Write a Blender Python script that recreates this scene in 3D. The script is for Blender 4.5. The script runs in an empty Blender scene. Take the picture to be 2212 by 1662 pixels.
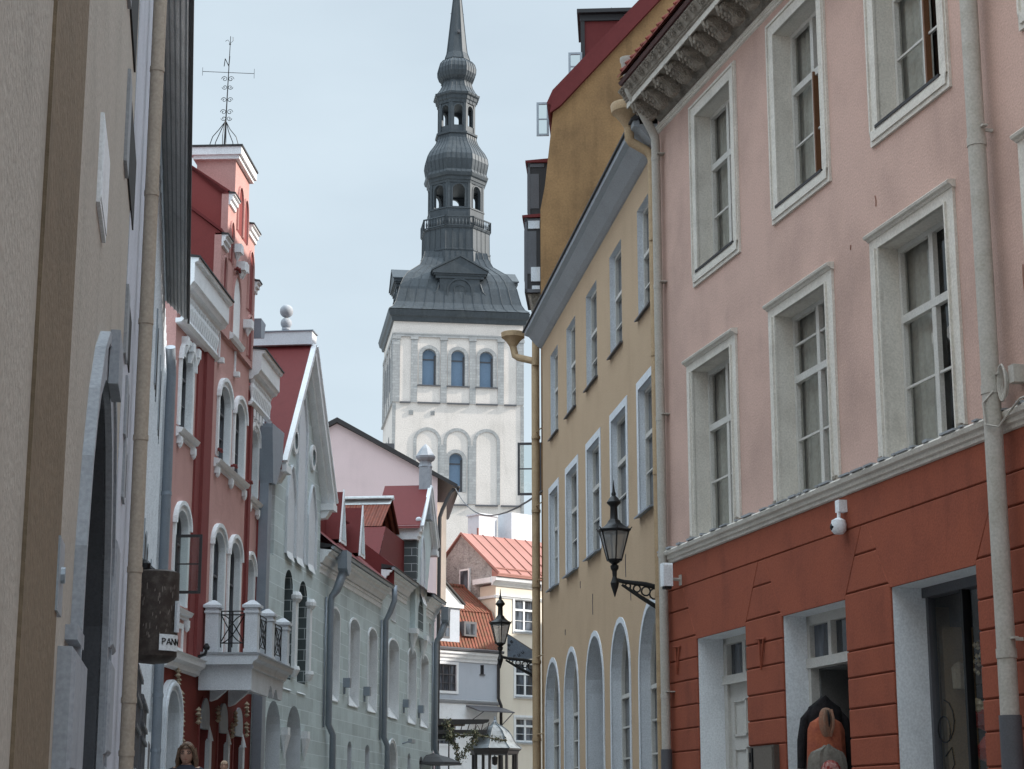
import bpy, bmesh, math, random
from mathutils import Vector, Matrix
random.seed(7)
SC = bpy.context.scene
COL = SC.collection
PI = math.pi
# ---------------------------------------------------------------- camera, sky, sun, exposure
cam_d = bpy.data.cameras.new('camera'); cam = bpy.data.objects.new('camera', cam_d); COL.objects.link(cam)
cam.location = (0, 0, 1.6); cam.rotation_euler = (PI/2 + math.atan(938/4078.), 0, 0)
cam_d.sensor_width = 36; cam_d.lens = 4078/2212*36; cam_d.clip_end = 3000; cam_d.clip_start = .05
SC.camera = cam
SUN_AZ, SUN_EL = math.radians(89), math.radians(28)       # azimuth measured from +Y towards +X
world = bpy.data.worlds.new('World'); SC.world = world; world.use_nodes = True
nt = world.node_tree; nt.nodes.clear()
out = nt.nodes.new('ShaderNodeOutputWorld'); bg = nt.nodes.new('ShaderNodeBackground')
sky = nt.nodes.new('ShaderNodeTexSky'); sky.sky_type = 'NISHITA'; sky.sun_disc = False
sky.sun_elevation = SUN_EL; sky.sun_rotation = SUN_AZ; sky.air_density = 1.0; sky.dust_density = 1.5; sky.ozone_density = 1.0
tc = nt.nodes.new('ShaderNodeTexCoord'); mp = nt.nodes.new('ShaderNodeMapping'); mp.inputs['Scale'].default_value = (1, 1, 2.6)
no = nt.nodes.new('ShaderNodeTexNoise'); no.inputs['Scale'].default_value = 3.2; no.inputs['Detail'].default_value = 6; no.inputs['Roughness'].default_value = .52
rp = nt.nodes.new('ShaderNodeMapRange'); rp.inputs[1].default_value = .32; rp.inputs[2].default_value = .68; rp.inputs[3].default_value = .76; rp.inputs[4].default_value = .93
mx = nt.nodes.new('ShaderNodeMixRGB'); mx.inputs[2].default_value = (8.6, 9.7, 10.4, 1)
nt.links.new(tc.outputs['Generated'], mp.inputs[0]); nt.links.new(mp.outputs[0], no.inputs['Vector']); nt.links.new(no.outputs['Fac'], rp.inputs[0])
sz = nt.nodes.new('ShaderNodeSeparateXYZ'); nt.links.new(tc.outputs['Generated'], sz.inputs[0])
gr_ = nt.nodes.new('ShaderNodeMapRange'); gr_.inputs[1].default_value = .47; gr_.inputs[2].default_value = 1.; gr_.inputs[3].default_value = 1.; gr_.inputs[4].default_value = 4.6; nt.links.new(sz.outputs[2], gr_.inputs[0])
cm_ = nt.nodes.new('ShaderNodeVectorMath'); cm_.operation = 'SCALE'; cm_.inputs[0].default_value = (6.7, 7.85, 8.7); nt.links.new(gr_.outputs[0], cm_.inputs['Scale']); nt.links.new(cm_.outputs[0], mx.inputs[2])
nt.links.new(rp.outputs[0], mx.inputs[0]); nt.links.new(sky.outputs[0], mx.inputs[1]); nt.links.new(mx.outputs[0], bg.inputs[0]); nt.links.new(bg.outputs[0], out.inputs[0])
bg.inputs[1].default_value = .066
sun_d = bpy.data.lights.new('sun', 'SUN'); sun_d.energy = 3.9; sun_d.angle = math.radians(.6); sun_d.color = (1, .93, .84)
sun = bpy.data.objects.new('sun', sun_d); COL.objects.link(sun)
sd = Vector((math.sin(SUN_AZ)*math.cos(SUN_EL), math.cos(SUN_AZ)*math.cos(SUN_EL), math.sin(SUN_EL)))
sun.rotation_euler = sd.to_track_quat('Z', 'Y').to_euler(); sun.location = (30, 0, 60)
SC.view_settings.view_transform = 'Standard'; SC.view_settings.look = 'None'; SC.view_settings.gamma = 1
SC.view_settings.exposure = 0.7
SC.render.engine = 'CYCLES'
SC.cycles.max_bounces = 8; SC.cycles.diffuse_bounces = 5

# ---------------------------------------------------------------- materials
def lin(r, g, b):
    f = lambda c: (c/255/12.92) if c <= 10 else ((c/255+.055)/1.055)**2.4
    return (f(r), f(g), f(b))
MATS = {}
def mat(name, c, c2=None, sc=1.2, rough=.85, bump=.12, streak=.25, stain=.35, metal=0., fine=45, dist=.006, grime=None):
    """plaster-like surface: broad blotches, vertical weather streaks, fine grain and bump"""
    if name in MATS: return MATS[name]
    m = bpy.data.materials.new(name); m.use_nodes = True; t = m.node_tree; N = t.nodes; Lk = t.links
    b = N['Principled BSDF']; b.inputs['Roughness'].default_value = rough; b.inputs['Metallic'].default_value = metal
    b.inputs['Specular IOR Level'].default_value = .25
    c2 = c2 or tuple(v*.72 for v in c)
    co = N.new('ShaderNodeTexCoord')
    n1 = N.new('ShaderNodeTexNoise'); n1.inputs['Scale'].default_value = sc; n1.inputs['Detail'].default_value = 8; n1.inputs['Roughness'].default_value = .6
    Lk.new(co.outputs['Object'], n1.inputs['Vector'])
    r1 = N.new('ShaderNodeMapRange'); r1.inputs[1].default_value = .42; r1.inputs[2].default_value = .72; r1.inputs[4].default_value = stain
    Lk.new(n1.outputs['Fac'], r1.inputs[0])
    m1 = N.new('ShaderNodeMixRGB'); m1.inputs[1].default_value = (*c, 1); m1.inputs[2].default_value = (*c2, 1); Lk.new(r1.outputs[0], m1.inputs[0])
    mp = N.new('ShaderNodeMapping'); mp.inputs['Scale'].default_value = (2.1, 2.1, .16); Lk.new(co.outputs['Object'], mp.inputs[0])
    n2 = N.new('ShaderNodeTexNoise'); n2.inputs['Scale'].default_value = 1.6; n2.inputs['Detail'].default_value = 5; Lk.new(mp.outputs[0], n2.inputs['Vector'])
    r2 = N.new('ShaderNodeMapRange'); r2.inputs[1].default_value = .27; r2.inputs[2].default_value = .5; r2.inputs[4].default_value = streak
    pm = N.new('ShaderNodeMath'); pm.operation = 'MULTIPLY'; Lk.new(n2.outputs['Fac'], pm.inputs[0]); Lk.new(n1.outputs['Fac'], pm.inputs[1]); Lk.new(pm.outputs[0], r2.inputs[0])
    g = grime or tuple(v*.55 for v in c2)
    m2 = N.new('ShaderNodeMixRGB'); m2.inputs[2].default_value = (*g, 1); Lk.new(m1.outputs[0], m2.inputs[1]); Lk.new(r2.outputs[0], m2.inputs[0])
    n3 = N.new('ShaderNodeTexNoise'); n3.inputs['Scale'].default_value = fine; n3.inputs['Detail'].default_value = 4; Lk.new(co.outputs['Object'], n3.inputs['Vector'])
    r3 = N.new('ShaderNodeMapRange'); r3.inputs[1].default_value = .3; r3.inputs[2].default_value = .7; r3.inputs[3].default_value = .86; r3.inputs[4].default_value = 1.1
    Lk.new(n3.outputs['Fac'], r3.inputs[0])
    m3 = N.new('ShaderNodeMixRGB'); m3.blend_type = 'MULTIPLY'; m3.inputs[0].default_value = 1; Lk.new(m2.outputs[0], m3.inputs[1]); Lk.new(r3.outputs[0], m3.inputs[2])
    Lk.new(m3.outputs[0], b.inputs['Base Color'])
    if bump:
        bp = N.new('ShaderNodeBump'); bp.inputs['Strength'].default_value = bump*3; bp.inputs['Distance'].default_value = dist
        ad = N.new('ShaderNodeMath'); ad.operation = 'ADD'; Lk.new(n3.outputs['Fac'], ad.inputs[0]); Lk.new(n1.outputs['Fac'], ad.inputs[1])
        Lk.new(ad.outputs[0], bp.inputs['Height']); Lk.new(bp.outputs[0], b.inputs['Normal'])
    MATS[name] = m; m['_m3'] = m3.name; return m
def plain(name, c, rough=.5, metal=0., spec=.4):
    if name in MATS: return MATS[name]
    m = mat(name, c, rough=rough, bump=.03, streak=.1, stain=.3, metal=metal, sc=6, fine=60); m.node_tree.nodes['Principled BSDF'].inputs['Specular IOR Level'].default_value = spec
    return m
def blocks(name, c, mortar, bw=.62, bh=.31, msize=.012, c2=None, bumpk=.5, off=.5, swap=False, **k):
    """mat() with a running-bond block pattern laid in the object's X/Z plane"""
    m = mat(name, c, c2, **k); t = m.node_tree; N = t.nodes; Lk = t.links; b = N['Principled BSDF']
    co = N.new('ShaderNodeTexCoord'); se = N.new('ShaderNodeSeparateXYZ'); cb = N.new('ShaderNodeCombineXYZ')
    Lk.new(co.outputs['Object'], se.inputs[0]); Lk.new(se.outputs[1 if swap else 0], cb.inputs[0]); Lk.new(se.outputs[2], cb.inputs[1])
    br = N.new('ShaderNodeTexBrick'); br.inputs['Scale'].default_value = 1; br.inputs['Brick Width'].default_value = bw; br.inputs['Row Height'].default_value = bh
    br.inputs['Mortar Size'].default_value = msize; br.inputs['Mortar Smooth'].default_value = .2; br.offset = off
    br.inputs['Color1'].default_value = (.86, .86, .86, 1); br.inputs['Color2'].default_value = (1.05, 1.05, 1.05, 1); Lk.new(cb.outputs[0], br.inputs['Vector'])
    m3 = N[m['_m3']]; mu = N.new('ShaderNodeMixRGB'); mu.blend_type = 'MULTIPLY'; mu.inputs[0].default_value = 1
    Lk.new(m3.outputs[0], mu.inputs[1]); Lk.new(br.outputs['Color'], mu.inputs[2])
    mm = N.new('ShaderNodeMixRGB'); Lk.new(br.outputs['Fac'], mm.inputs[0]); Lk.new(mu.outputs[0], mm.inputs[1]); mm.inputs[2].default_value = (*mortar, 1)
    Lk.new(mm.outputs[0], b.inputs['Base Color'])
    return m
def glass(name, tint=(.02, .024, .03), rough=.05, warp=.02, seed=0.):
    if name in MATS: return MATS[name]
    m = bpy.data.materials.new(name); m.use_nodes = True; t = m.node_tree; N = t.nodes; Lk = t.links; b = N['Principled BSDF']
    b.inputs['Roughness'].default_value = rough; b.inputs['Specular IOR Level'].default_value = .8
    co = N.new('ShaderNodeTexCoord'); n = N.new('ShaderNodeTexNoise'); n.inputs['Scale'].default_value = 1.7; n.inputs['Detail'].default_value = 3
    mp = N.new('ShaderNodeMapping'); mp.inputs['Location'].default_value = (seed, seed, 0); mp.inputs['Scale'].default_value = (2.4, 2.4, .5)
    Lk.new(co.outputs['Object'], mp.inputs[0]); Lk.new(mp.outputs[0], n.inputs['Vector'])
    r = N.new('ShaderNodeMixRGB'); r.inputs[1].default_value = (*tint, 1); r.inputs[2].default_value = (*[v*3.5+.02 for v in tint], 1)
    rr = N.new('ShaderNodeMapRange'); rr.inputs[1].default_value = .45; rr.inputs[2].default_value = .62; Lk.new(n.outputs['Fac'], rr.inputs[0]); Lk.new(rr.outputs[0], r.inputs[0]); Lk.new(r.outputs[0], b.inputs['Base Color'])
    n2 = N.new('ShaderNodeTexNoise'); n2.inputs['Scale'].default_value = 2.2; Lk.new(co.outputs['Object'], n2.inputs['Vector'])
    bp = N.new('ShaderNodeBump'); bp.inputs['Strength'].default_value = .35; bp.inputs['Distance'].default_value = warp; Lk.new(n2.outputs['Fac'], bp.inputs['Height']); Lk.new(bp.outputs[0], b.inputs['Normal'])
    MATS[name] = m; return m
def seeglass(name):
    """clear pane: see-through with a Fresnel reflection"""
    if name in MATS: return MATS[name]
    m = bpy.data.materials.new(name); m.use_nodes = True; t = m.node_tree; N = t.nodes; Lk = t.links; N.remove(N['Principled BSDF'])
    tr = N.new('ShaderNodeBsdfTransparent'); tr.inputs[0].default_value = (.9, .93, .92, 1)
    gl = N.new('ShaderNodeBsdfGlossy'); gl.inputs['Roughness'].default_value = .02
    fr = N.new('ShaderNodeFresnel'); gm = N.new('ShaderNodeNewGeometry'); io = N.new('ShaderNodeMapRange'); io.inputs[3].default_value = 1.5; io.inputs[4].default_value = 1/1.5
    Lk.new(gm.outputs['Backfacing'], io.inputs[0]); Lk.new(io.outputs[0], fr.inputs[0])
    co = N.new('ShaderNodeTexCoord'); n2 = N.new('ShaderNodeTexNoise'); n2.inputs['Scale'].default_value = 1.9; Lk.new(co.outputs['Object'], n2.inputs['Vector'])
    bp = N.new('ShaderNodeBump'); bp.inputs['Strength'].default_value = .3; bp.inputs['Distance'].default_value = .012; Lk.new(n2.outputs['Fac'], bp.inputs['Height']); Lk.new(bp.outputs[0], gl.inputs['Normal'])
    mx = N.new('ShaderNodeMixShader'); Lk.new(fr.outputs[0], mx.inputs[0]); Lk.new(tr.outputs[0], mx.inputs[1]); Lk.new(gl.outputs[0], mx.inputs[2]); Lk.new(mx.outputs[0], N['Material Output'].inputs[0])
    MATS[name] = m; return m

M_ = dict(
 pink=mat('pink_plaster', (.59, .40, .335), (.44, .30, .25), sc=.7, stain=1., streak=.35, bump=.22, grime=(.36, .25, .22)),
 redlow=mat('red_plaster', (.30, .083, .046), (.21, .06, .038), sc=1.6, stain=.6, streak=.4, bump=.15),
 cream=mat('cream_trim', (.68, .64, .575), (.54, .50, .44), sc=3, stain=.5, streak=.25, bump=.12),
 stonegrey=mat('weathered_stucco', (.36, .32, .27), (.22, .19, .16), sc=7, stain=.8, streak=.5, bump=.4, dist=.02),
 yellow=mat('ochre_yellow_plaster', (.49, .355, .235), (.42, .30, .195), sc=.9, streak=.16, bump=.15, stain=.5),
 ochre=mat('old_ochre_plaster', (.35, .205, .095), (.17, .10, .05), sc=.4, stain=1., streak=.6, bump=.12, fine=24, dist=.01),
 white=mat('white_trim', (.80, .82, .84), (.66, .68, .70), sc=2.5, streak=.2, stain=.5),
 whitegrey=mat('grey_white_trim', (.66, .69, .73), (.54, .57, .60), sc=2.5, streak=.25),
 sash=plain('sash_paint', (.58, .56, .52), .55),
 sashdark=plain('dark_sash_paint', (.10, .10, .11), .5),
 redwood=plain('red_brown_sash', (.17, .075, .035), .5),
 beige=mat('beige_plaster', (.46, .415, .36), (.38, .34, .29), sc=1.5, stain=.5, streak=.3, bump=.3, fine=30),
 brown=mat('brown_band_plaster', (.22, .165, .11), (.18, .135, .09), sc=1.5, stain=.5, streak=.3, bump=.3, fine=30),
 lilac=mat('pale_lilac_plaster', (.58, .60, .66), (.40, .42, .47), sc=1.5, stain=.5, bump=.2),
 greystone=mat('grey_portal_stone', (.36, .38, .41), (.26, .28, .31), sc=3, stain=.5, streak=.4, bump=.05, dist=.006),
 shadereveal=plain('painted_shade_grey', (.075, .08, .09), .7),  # shade inside the portal is put into this dark grey
 salmon=mat('salmon_plaster', (.52, .30, .275), (.43, .24, .22), sc=1.3, stain=.6, streak=.25, bump=.15),
 darkred=mat('dark_red_plaster', (.22, .055, .052), (.18, .045, .043), sc=1.3, streak=.25, bump=.15),
 deepred=mat('deep_red_plaster', (.165, .028, .02), (.12, .02, .016), sc=1.3, streak=.3, bump=.15),
 redroof=plain('dark_red_sheet_metal', (.15, .028, .028), .65, .0, .2),
 black=plain('black_iron', (.012, .012, .013), .45, .3, .5),
 soot=plain('dark_edge', (.03, .028, .03), .6),
 green=blocks('grey_green_block_plaster', (.55, .63, .64), (.66, .73, .75), bw=1.1, bh=.40, msize=.012, stain=.5, streak=.2, bump=.12),
 greenflat=mat('grey_green_plaster', (.55, .63, .64), None, stain=.4),
 greendark=blocks('dark_slate_block', (.11, .135, .14), (.42, .46, .47), bw=.62, bh=.31, msize=.014, swap=True, stain=.5),
 zinc=plain('blue_grey_zinc', (.27, .31, .36), .45, .25, .5),
 zinclight=plain('light_zinc', (.34, .38, .42), .45, .2, .5),
 pinkgable=mat('pale_pink_plaster', (.76, .60, .60), (.68, .54, .54), sc=.6, stain=.5, streak=.1, bump=.05),
 tower=mat('church_white_plaster', (.70, .64, .60), (.58, .53, .49), sc=.35, stain=.6, streak=.25, bump=.15, fine=9, dist=.03),
 limestone=blocks('grey_limestone', (.40, .40, .40), (.30, .30, .30), bw=.9, bh=.28, msize=.03, sc=1.2, stain=.7, c2=(.28, .28, .29), fine=7),
 lead=mat('weathered_lead_copper', (.062, .072, .082), (.04, .047, .053), sc=.5, stain=.9, streak=.5, rough=.5, metal=.15, bump=.06, fine=6, grime=(.12, .13, .135)),
 rubble=mat('rough_grey_rubble', (.46, .45, .44), (.28, .27, .26), sc=3.2, stain=.9, streak=.2, bump=.9, fine=9, dist=.06),
 housecream=mat('pale_cream_plaster', (.76, .70, .60), (.66, .60, .51), sc=.7, stain=.5, streak=.2, bump=.05),
 houseblue=mat('blue_grey_plaster', (.46, .50, .56), (.40, .44, .49), sc=.8, stain=.5, streak=.2, bump=.06),
 copperred=mat('salmon_red_sheet_roof', (.36, .165, .135), (.29, .13, .105), sc=.8, stain=.6, rough=.5, bump=.03),
 drain=mat('cream_painted_pipe', (.46, .43, .385), (.40, .37, .31), sc=4, stain=.7, streak=.4, rough=.6, bump=.06),
 drainyellow=mat('ochre_painted_pipe', (.44, .315, .19), (.33, .22, .13), sc=4, stain=.7, streak=.5, rough=.6, bump=.06),
 soffit=mat('grey_painted_soffit', (.34, .355, .375), (.29, .30, .31), sc=2, stain=.4),
 sidingdark=mat('dark_grey_boards', (.66, .67, .68), None, sc=2, stain=.5),
 glass=glass('window_glass'), glass2=glass('window_glass_b', (.03, .036, .045), .06, .03, 3.),
 towerglass=plain('church_glass', (.17, .25, .36)) or glass('x', (.10, .16, .26), .12, .02, 1.),
 clear=seeglass('clear_pane'),
 curtain=mat('linen_curtain', (.40, .37, .33), (.32, .29, .25), sc=3, streak=.5, bump=0, fine=20),
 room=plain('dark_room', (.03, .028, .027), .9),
 asphalt=mat('cobble_grey', (.24, .23, .22), None, sc=2, bump=.4),
 paving=mat('paving_stone', (.34, .33, .31), None, sc=3, bump=.2),
)
def tiles(name, c, c2, pitch=.22, row=.34, ax=0):
    """clay pantile roof: rows and rolls as bump plus per-tile colour, laid on UV-less object coords (X along the eave, Z up)"""
    m = mat(name, c, c2, sc=4, stain=.9, streak=.0, bump=0, rough=.8); t = m.node_tree; N = t.nodes; Lk = t.links; b = N['Principled BSDF']
    co = N.new('ShaderNodeTexCoord'); se = N.new('ShaderNodeSeparateXYZ'); Lk.new(co.outputs['Object'], se.inputs[0])
    a = N.new('ShaderNodeMath'); a.operation = 'MULTIPLY'; a.inputs[1].default_value = 2*PI/pitch; Lk.new(se.outputs[ax], a.inputs[0])
    s = N.new('ShaderNodeMath'); s.operation = 'SINE'; Lk.new(a.outputs[0], s.inputs[0])
    z = N.new('ShaderNodeMath'); z.operation = 'MULTIPLY'; z.inputs[1].default_value = 1/row; Lk.new(se.outputs[2], z.inputs[0])
    f = N.new('ShaderNodeMath'); f.operation = 'FRACT'; Lk.new(z.outputs[0], f.inputs[0])
    inv = N.new('ShaderNodeMath'); inv.operation = 'MULTIPLY_ADD'; inv.inputs[1].default_value = -.9; Lk.new(f.outputs[0], inv.inputs[0]); Lk.new(s.outputs[0], inv.inputs[2])
    bp = N.new('ShaderNodeBump'); bp.inputs['Strength'].default_value = 1; bp.inputs['Distance'].default_value = .05; Lk.new(inv.outputs[0], bp.inputs['Height']); Lk.new(bp.outputs[0], b.inputs['Normal'])
    return m
M_['tile'] = tiles('clay_pantiles', (.24, .07, .045), (.14, .05, .035))
M_['tilemoss'] = tiles('mossy_clay_pantiles', (.23, .08, .055), (.13, .085, .05))

# ---------------------------------------------------------------- builders
def tag(o, label=None, cat=None, group=None, kind=None):
    if label: o['label'] = label
    if cat: o['category'] = cat
    if group: o['group'] = group
    if kind: o['kind'] = kind
    return o
class Frame:
    """facade frame: s along the wall, w out of the wall towards the street, z up (absolute)."""
    def __init__(f, name, label, cat, x0, y0, phi, sg, zb=0., group=None):
        f.sg = sg; f.zb = zb; f.phi = phi
        f.e = bpy.data.objects.new(name, None); COL.objects.link(f.e); f.e.location = (x0, y0, zb); f.e.rotation_euler = (0, 0, phi); f.e.empty_display_size = .5
        f.x0, f.y0 = x0, y0
        tag(f.e, label, cat, group)
    def world(f, s, w, z):
        X = (math.cos(f.phi), math.sin(f.phi)); Y = (-X[1], X[0]); l = f.sg*w
        return Vector((f.x0+s*X[0]+l*Y[0], f.y0+s*X[1]+l*Y[1], z))
def facade(name, label, cat, x0, y0, t, side, zb=0., group=None):
    return Frame(name, label, cat, x0, y0, math.atan2(1, t), -side, zb, group)
class MB:
    def __init__(m): m.v = []; m.f = []; m.mi = []; m.cur = 0
    def quad(m, *p):
        i = len(m.v); m.v += [tuple(q) for q in p]; m.f.append(tuple(range(i, i+len(p)))); m.mi.append(m.cur)
    def poly(m, pts, faces):
        i = len(m.v); m.v += [tuple(q) for q in pts]
        for fc in faces: m.f.append(tuple(i+k for k in fc)); m.mi.append(m.cur)
    def box(m, s0, s1, w0, w1, z0, z1):
        p = [(s, w, z) for s in (s0, s1) for w in (w0, w1) for z in (z0, z1)]
        m.poly(p, [(0, 1, 3, 2), (4, 6, 7, 5), (0, 4, 5, 1), (2, 3, 7, 6), (0, 2, 6, 4), (1, 5, 7, 3)])
    def prism(m, pts, w0, w1):           # (s,z) outline extruded in w
        n = len(pts); a = [(s, w0, z) for s, z in pts]; b = [(s, w1, z) for s, z in pts]
        m.poly(a+b, [tuple(range(n)), tuple(range(2*n-1, n-1, -1))]+[(i, (i+1) % n, n+(i+1) % n, n+i) for i in range(n)])
    def bevblock(m, pts, w0, w1, g=.012, bv=.012):   # raised masonry block with chamfered edge
        cx = sum(p[0] for p in pts)/len(pts); cz = sum(p[1] for p in pts)/len(pts)
        def ins(p, d):
            o = []
            n = len(p); area = sum(p[i][0]*p[(i+1) % n][1]-p[(i+1) % n][0]*p[i][1] for i in range(n)); sgn = 1 if area > 0 else -1
            for i in range(n):
                a, b, c = p[i-1], p[i], p[(i+1) % n]
                d1 = Vector((b[0]-a[0], b[1]-a[1])).normalized(); d2 = Vector((c[0]-b[0], c[1]-b[1])).normalized()
                n1 = Vector((-d1.y, d1.x))*sgn; n2 = Vector((-d2.y, d2.x))*sgn; k = n1+n2; k = k/(max(.3, k.dot(n1)))
                o.append((b[0]+k.x*d, b[1]+k.y*d))
            return o
        A = ins(pts, g); B = ins(pts, g+bv); n = len(pts)
        v = [(s, w0, z) for s, z in A]+[(s, w1-bv*.8, z) for s, z in A]+[(s, w1, z) for s, z in B]
        m.poly(v, [(i, (i+1) % n, n+(i+1) % n, n+i) for i in range(n)]+[(n+i, n+(i+1) % n, 2*n+(i+1) % n, 2*n+i) for i in range(n)]+[tuple(range(2*n, 3*n))])
    def run(m, prof, s0, s1):            # (w,z) profile extruded along s, closed
        n = len(prof); a = [(s0, w, z) for w, z in prof]; b = [(s1, w, z) for w, z in prof]
        m.poly(a+b, [tuple(range(n)), tuple(range(2*n-1, n-1, -1))]+[(i, (i+1) % n, n+(i+1) % n, n+i) for i in range(n)])
    def tube(m, pts, r, n=8, cap=True):
        pts = [Vector(p) for p in pts]; rs = r if isinstance(r, (list, tuple)) else [r]*len(pts); rings = []; i0 = len(m.v)
        up = Vector((0, 0, 1)); prev = None
        for i, p in enumerate(pts):
            d = (pts[min(i+1, len(pts)-1)]-pts[max(i-1, 0)]).normalized()
            if prev is None: a = d.orthogonal().normalized()
            else: a = (prev-d*prev.dot(d)).normalized()
            prev = a; b = d.cross(a)
            for k in range(n):
                q = p+(a*math.cos(2*PI*k/n)+b*math.sin(2*PI*k/n))*rs[i]; m.v.append(tuple(q))
        for i in range(len(pts)-1):
            for k in range(n):
                m.f.append((i0+i*n+k, i0+i*n+(k+1) % n, i0+(i+1)*n+(k+1) % n, i0+(i+1)*n+k)); m.mi.append(m.cur)
        if cap:
            m.f.append(tuple(i0+k for k in range(n))); m.f.append(tuple(i0+(len(pts)-1)*n+k for k in range(n))); m.mi += [m.cur]*2
    def lathe(m, s, w, prof, n=16, rot=0., sx=1., sy=1.):     # prof = [(r,z)], n-gon cross section
        i0 = len(m.v)
        for r, z in prof:
            for k in range(n):
                a = 2*PI*(k+.5)/n+rot; m.v.append((s+r*math.cos(a)*sx, w+r*math.sin(a)*sy, z))
        for i in range(len(prof)-1):
            for k in range(n):
                m.f.append((i0+i*n+k, i0+i*n+(k+1) % n, i0+(i+1)*n+(k+1) % n, i0+(i+1)*n+k)); m.mi.append(m.cur)
        m.f.append(tuple(i0+k for k in range(n))); m.f.append(tuple(i0+(len(prof)-1)*n+k for k in range(n))); m.mi += [m.cur]*2
    def build(m, name, mats, fr, parent=None, smooth=False, label=None, offset=None):
        mats = mats if isinstance(mats, (list, tuple)) else [mats]
        me = bpy.data.meshes.new(name)
        if isinstance(fr, Frame): vs = [(a, fr.sg*b, c-fr.zb) for a, b, c in m.v]; par = parent or fr.e
        else: vs = m.v; par = parent
        me.from_pydata(vs, [], m.f)
        for k in mats: me.materials.append(M_[k] if isinstance(k, str) else k)
        for p, i in zip(me.polygons, m.mi): p.material_index = i
        bm = bmesh.new(); bm.from_mesh(me); bmesh.ops.recalc_face_normals(bm, faces=bm.faces); bm.to_mesh(me); bm.free()
        if smooth:
            for p in me.polygons: p.use_smooth = True
            try: me.set_sharp_from_angle(angle=math.radians(38))
            except Exception: pass
        o = bpy.data.objects.new(name, me); COL.objects.link(o)
        if par: o.parent = par
        if label: o['label'] = label
        return o
def outline(h, off=0., bot=None, n=12):
    a, b, c, d = h[:4]; rise = h[4] if len(h) > 4 else 0; pw = h[5] if len(h) > 5 else None
    bot = off if bot is None else bot
    P = [(a-off, c-bot)]
    if rise <= 0: P += [(a-off, d+off), (b+off, d+off)]
    else:
        cx = (a+b)/2; rx = (b-a)/2+off; z0 = d-rise; rz = rise+off
        for i in range(n+1):
            if pw:
                u = -1+2*i/n; P.append((cx+rx*u, z0+rz*(1-abs(u)**pw)))
            else:
                t = PI-PI*i/n; P.append((cx+rx*math.cos(t), z0+rz*math.sin(t)))
    P.append((b+off, c-bot)); return P
def wall(mb, s0, s1, z0, z1, holes, w=0., back=.5, ends=True):
    S = sorted({s0, s1, *[x for h in holes for x in h[:2] if s0 < x < s1]}); Z = sorted({z0, z1, *[x for h in holes for x in h[2:4] if z0 < x < z1]})
    for i in range(len(S)-1):
        for j in range(len(Z)-1):
            cs, cz = (S[i]+S[i+1])/2, (Z[j]+Z[j+1])/2
            if any(h[0] < cs < h[1] and h[2] < cz < h[3] for h in holes): continue
            mb.quad((S[i], w, Z[j]), (S[i+1], w, Z[j]), (S[i+1], w, Z[j+1]), (S[i], w, Z[j+1]))
    for h in holes:
        if len(h) > 4 and h[4] > 0:
            o = outline(h)[1:-1]; mid = len(o)//2
            for i in range(mid): mb.quad((h[0], w, h[3]), (o[i][0], w, o[i][1]), (o[i+1][0], w, o[i+1][1]))
            for i in range(mid, len(o)-1): mb.quad((h[1], w, h[3]), (o[i][0], w, o[i][1]), (o[i+1][0], w, o[i+1][1]))
    if ends and back:
        for s in (s0, s1): mb.quad((s, w, z0), (s, w-back, z0), (s, w-back, z1), (s, w, z1))
        mb.quad((s0, w, z1), (s1, w, z1), (s1, w-back, z1), (s0, w-back, z1))
def ring(mb, h, width, w0, w1, bottom=True, inner=0., botw=None):
    bw = width if botw is None else botw
    A = outline(h, inner, bot=inner if bottom else 0); B = outline(h, inner+width, bot=bw if bottom else 0); n = len(A)
    rng = range(n) if bottom else range(n-1)
    for i in rng:
        j = (i+1) % n
        a, b, c, d = A[i], A[j], B[j], B[i]
        mb.quad((a[0], w1, a[1]), (b[0], w1, b[1]), (c[0], w1, c[1]), (d[0], w1, d[1]))
        mb.quad((d[0], w0, d[1]), (c[0], w0, c[1]), (c[0], w1, c[1]), (d[0], w1, d[1]))
        mb.quad((a[0], w0, a[1]), (b[0], w0, b[1]), (b[0], w1, b[1]), (a[0], w1, a[1]))
    if not bottom:
        for i in (0, n-1):
            a, d = A[i], B[i]; mb.quad((a[0], w0, a[1]), (d[0], w0, d[1]), (d[0], w1, d[1]), (a[0], w1, a[1]))
def reveal(mb, h, w0, w1):
    o = outline(h)
    for i in range(len(o)):
        a, b = o[i], o[(i+1) % len(o)]
        mb.quad((a[0], w0, a[1]), (b[0], w0, b[1]), (b[0], w1, b[1]), (a[0], w1, a[1]))
def sashes(mb, h, w, fw=.06, cols=2, rows=(.62,), bars=(), mull=.07, th=.05, bw=.025):
    """window frame inside hole h at depth w: outer frame, mullions, transoms at fractions, thin glazing bars"""
    hh = (h[0]+.002, h[1]-.002, h[2]+.002, h[3]-.002, *h[4:])
    ring(mb, hh, fw, w-th, w, True, inner=-fw)
    a, b, c, d = h[:4]
    for i in range(1, cols):
        x = a+(b-a)*i/cols; mb.box(x-mull/2, x+mull/2, w-th, w+.004, c+fw, d-fw)
    for r in rows:
        z = c+(d-c)*r; mb.box(a+fw, b-fw, w-th, w+.009, z-mull/2, z+mull/2)
    for r in bars:
        z = c+(d-c)*r
        for i in range(cols):
            x0 = a+(b-a)*i/cols+mull/2; x1 = a+(b-a)*(i+1)/cols-mull/2; mb.box(x0, x1, w-th*.7, w-.006, z-bw/2, z+bw/2)
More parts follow.
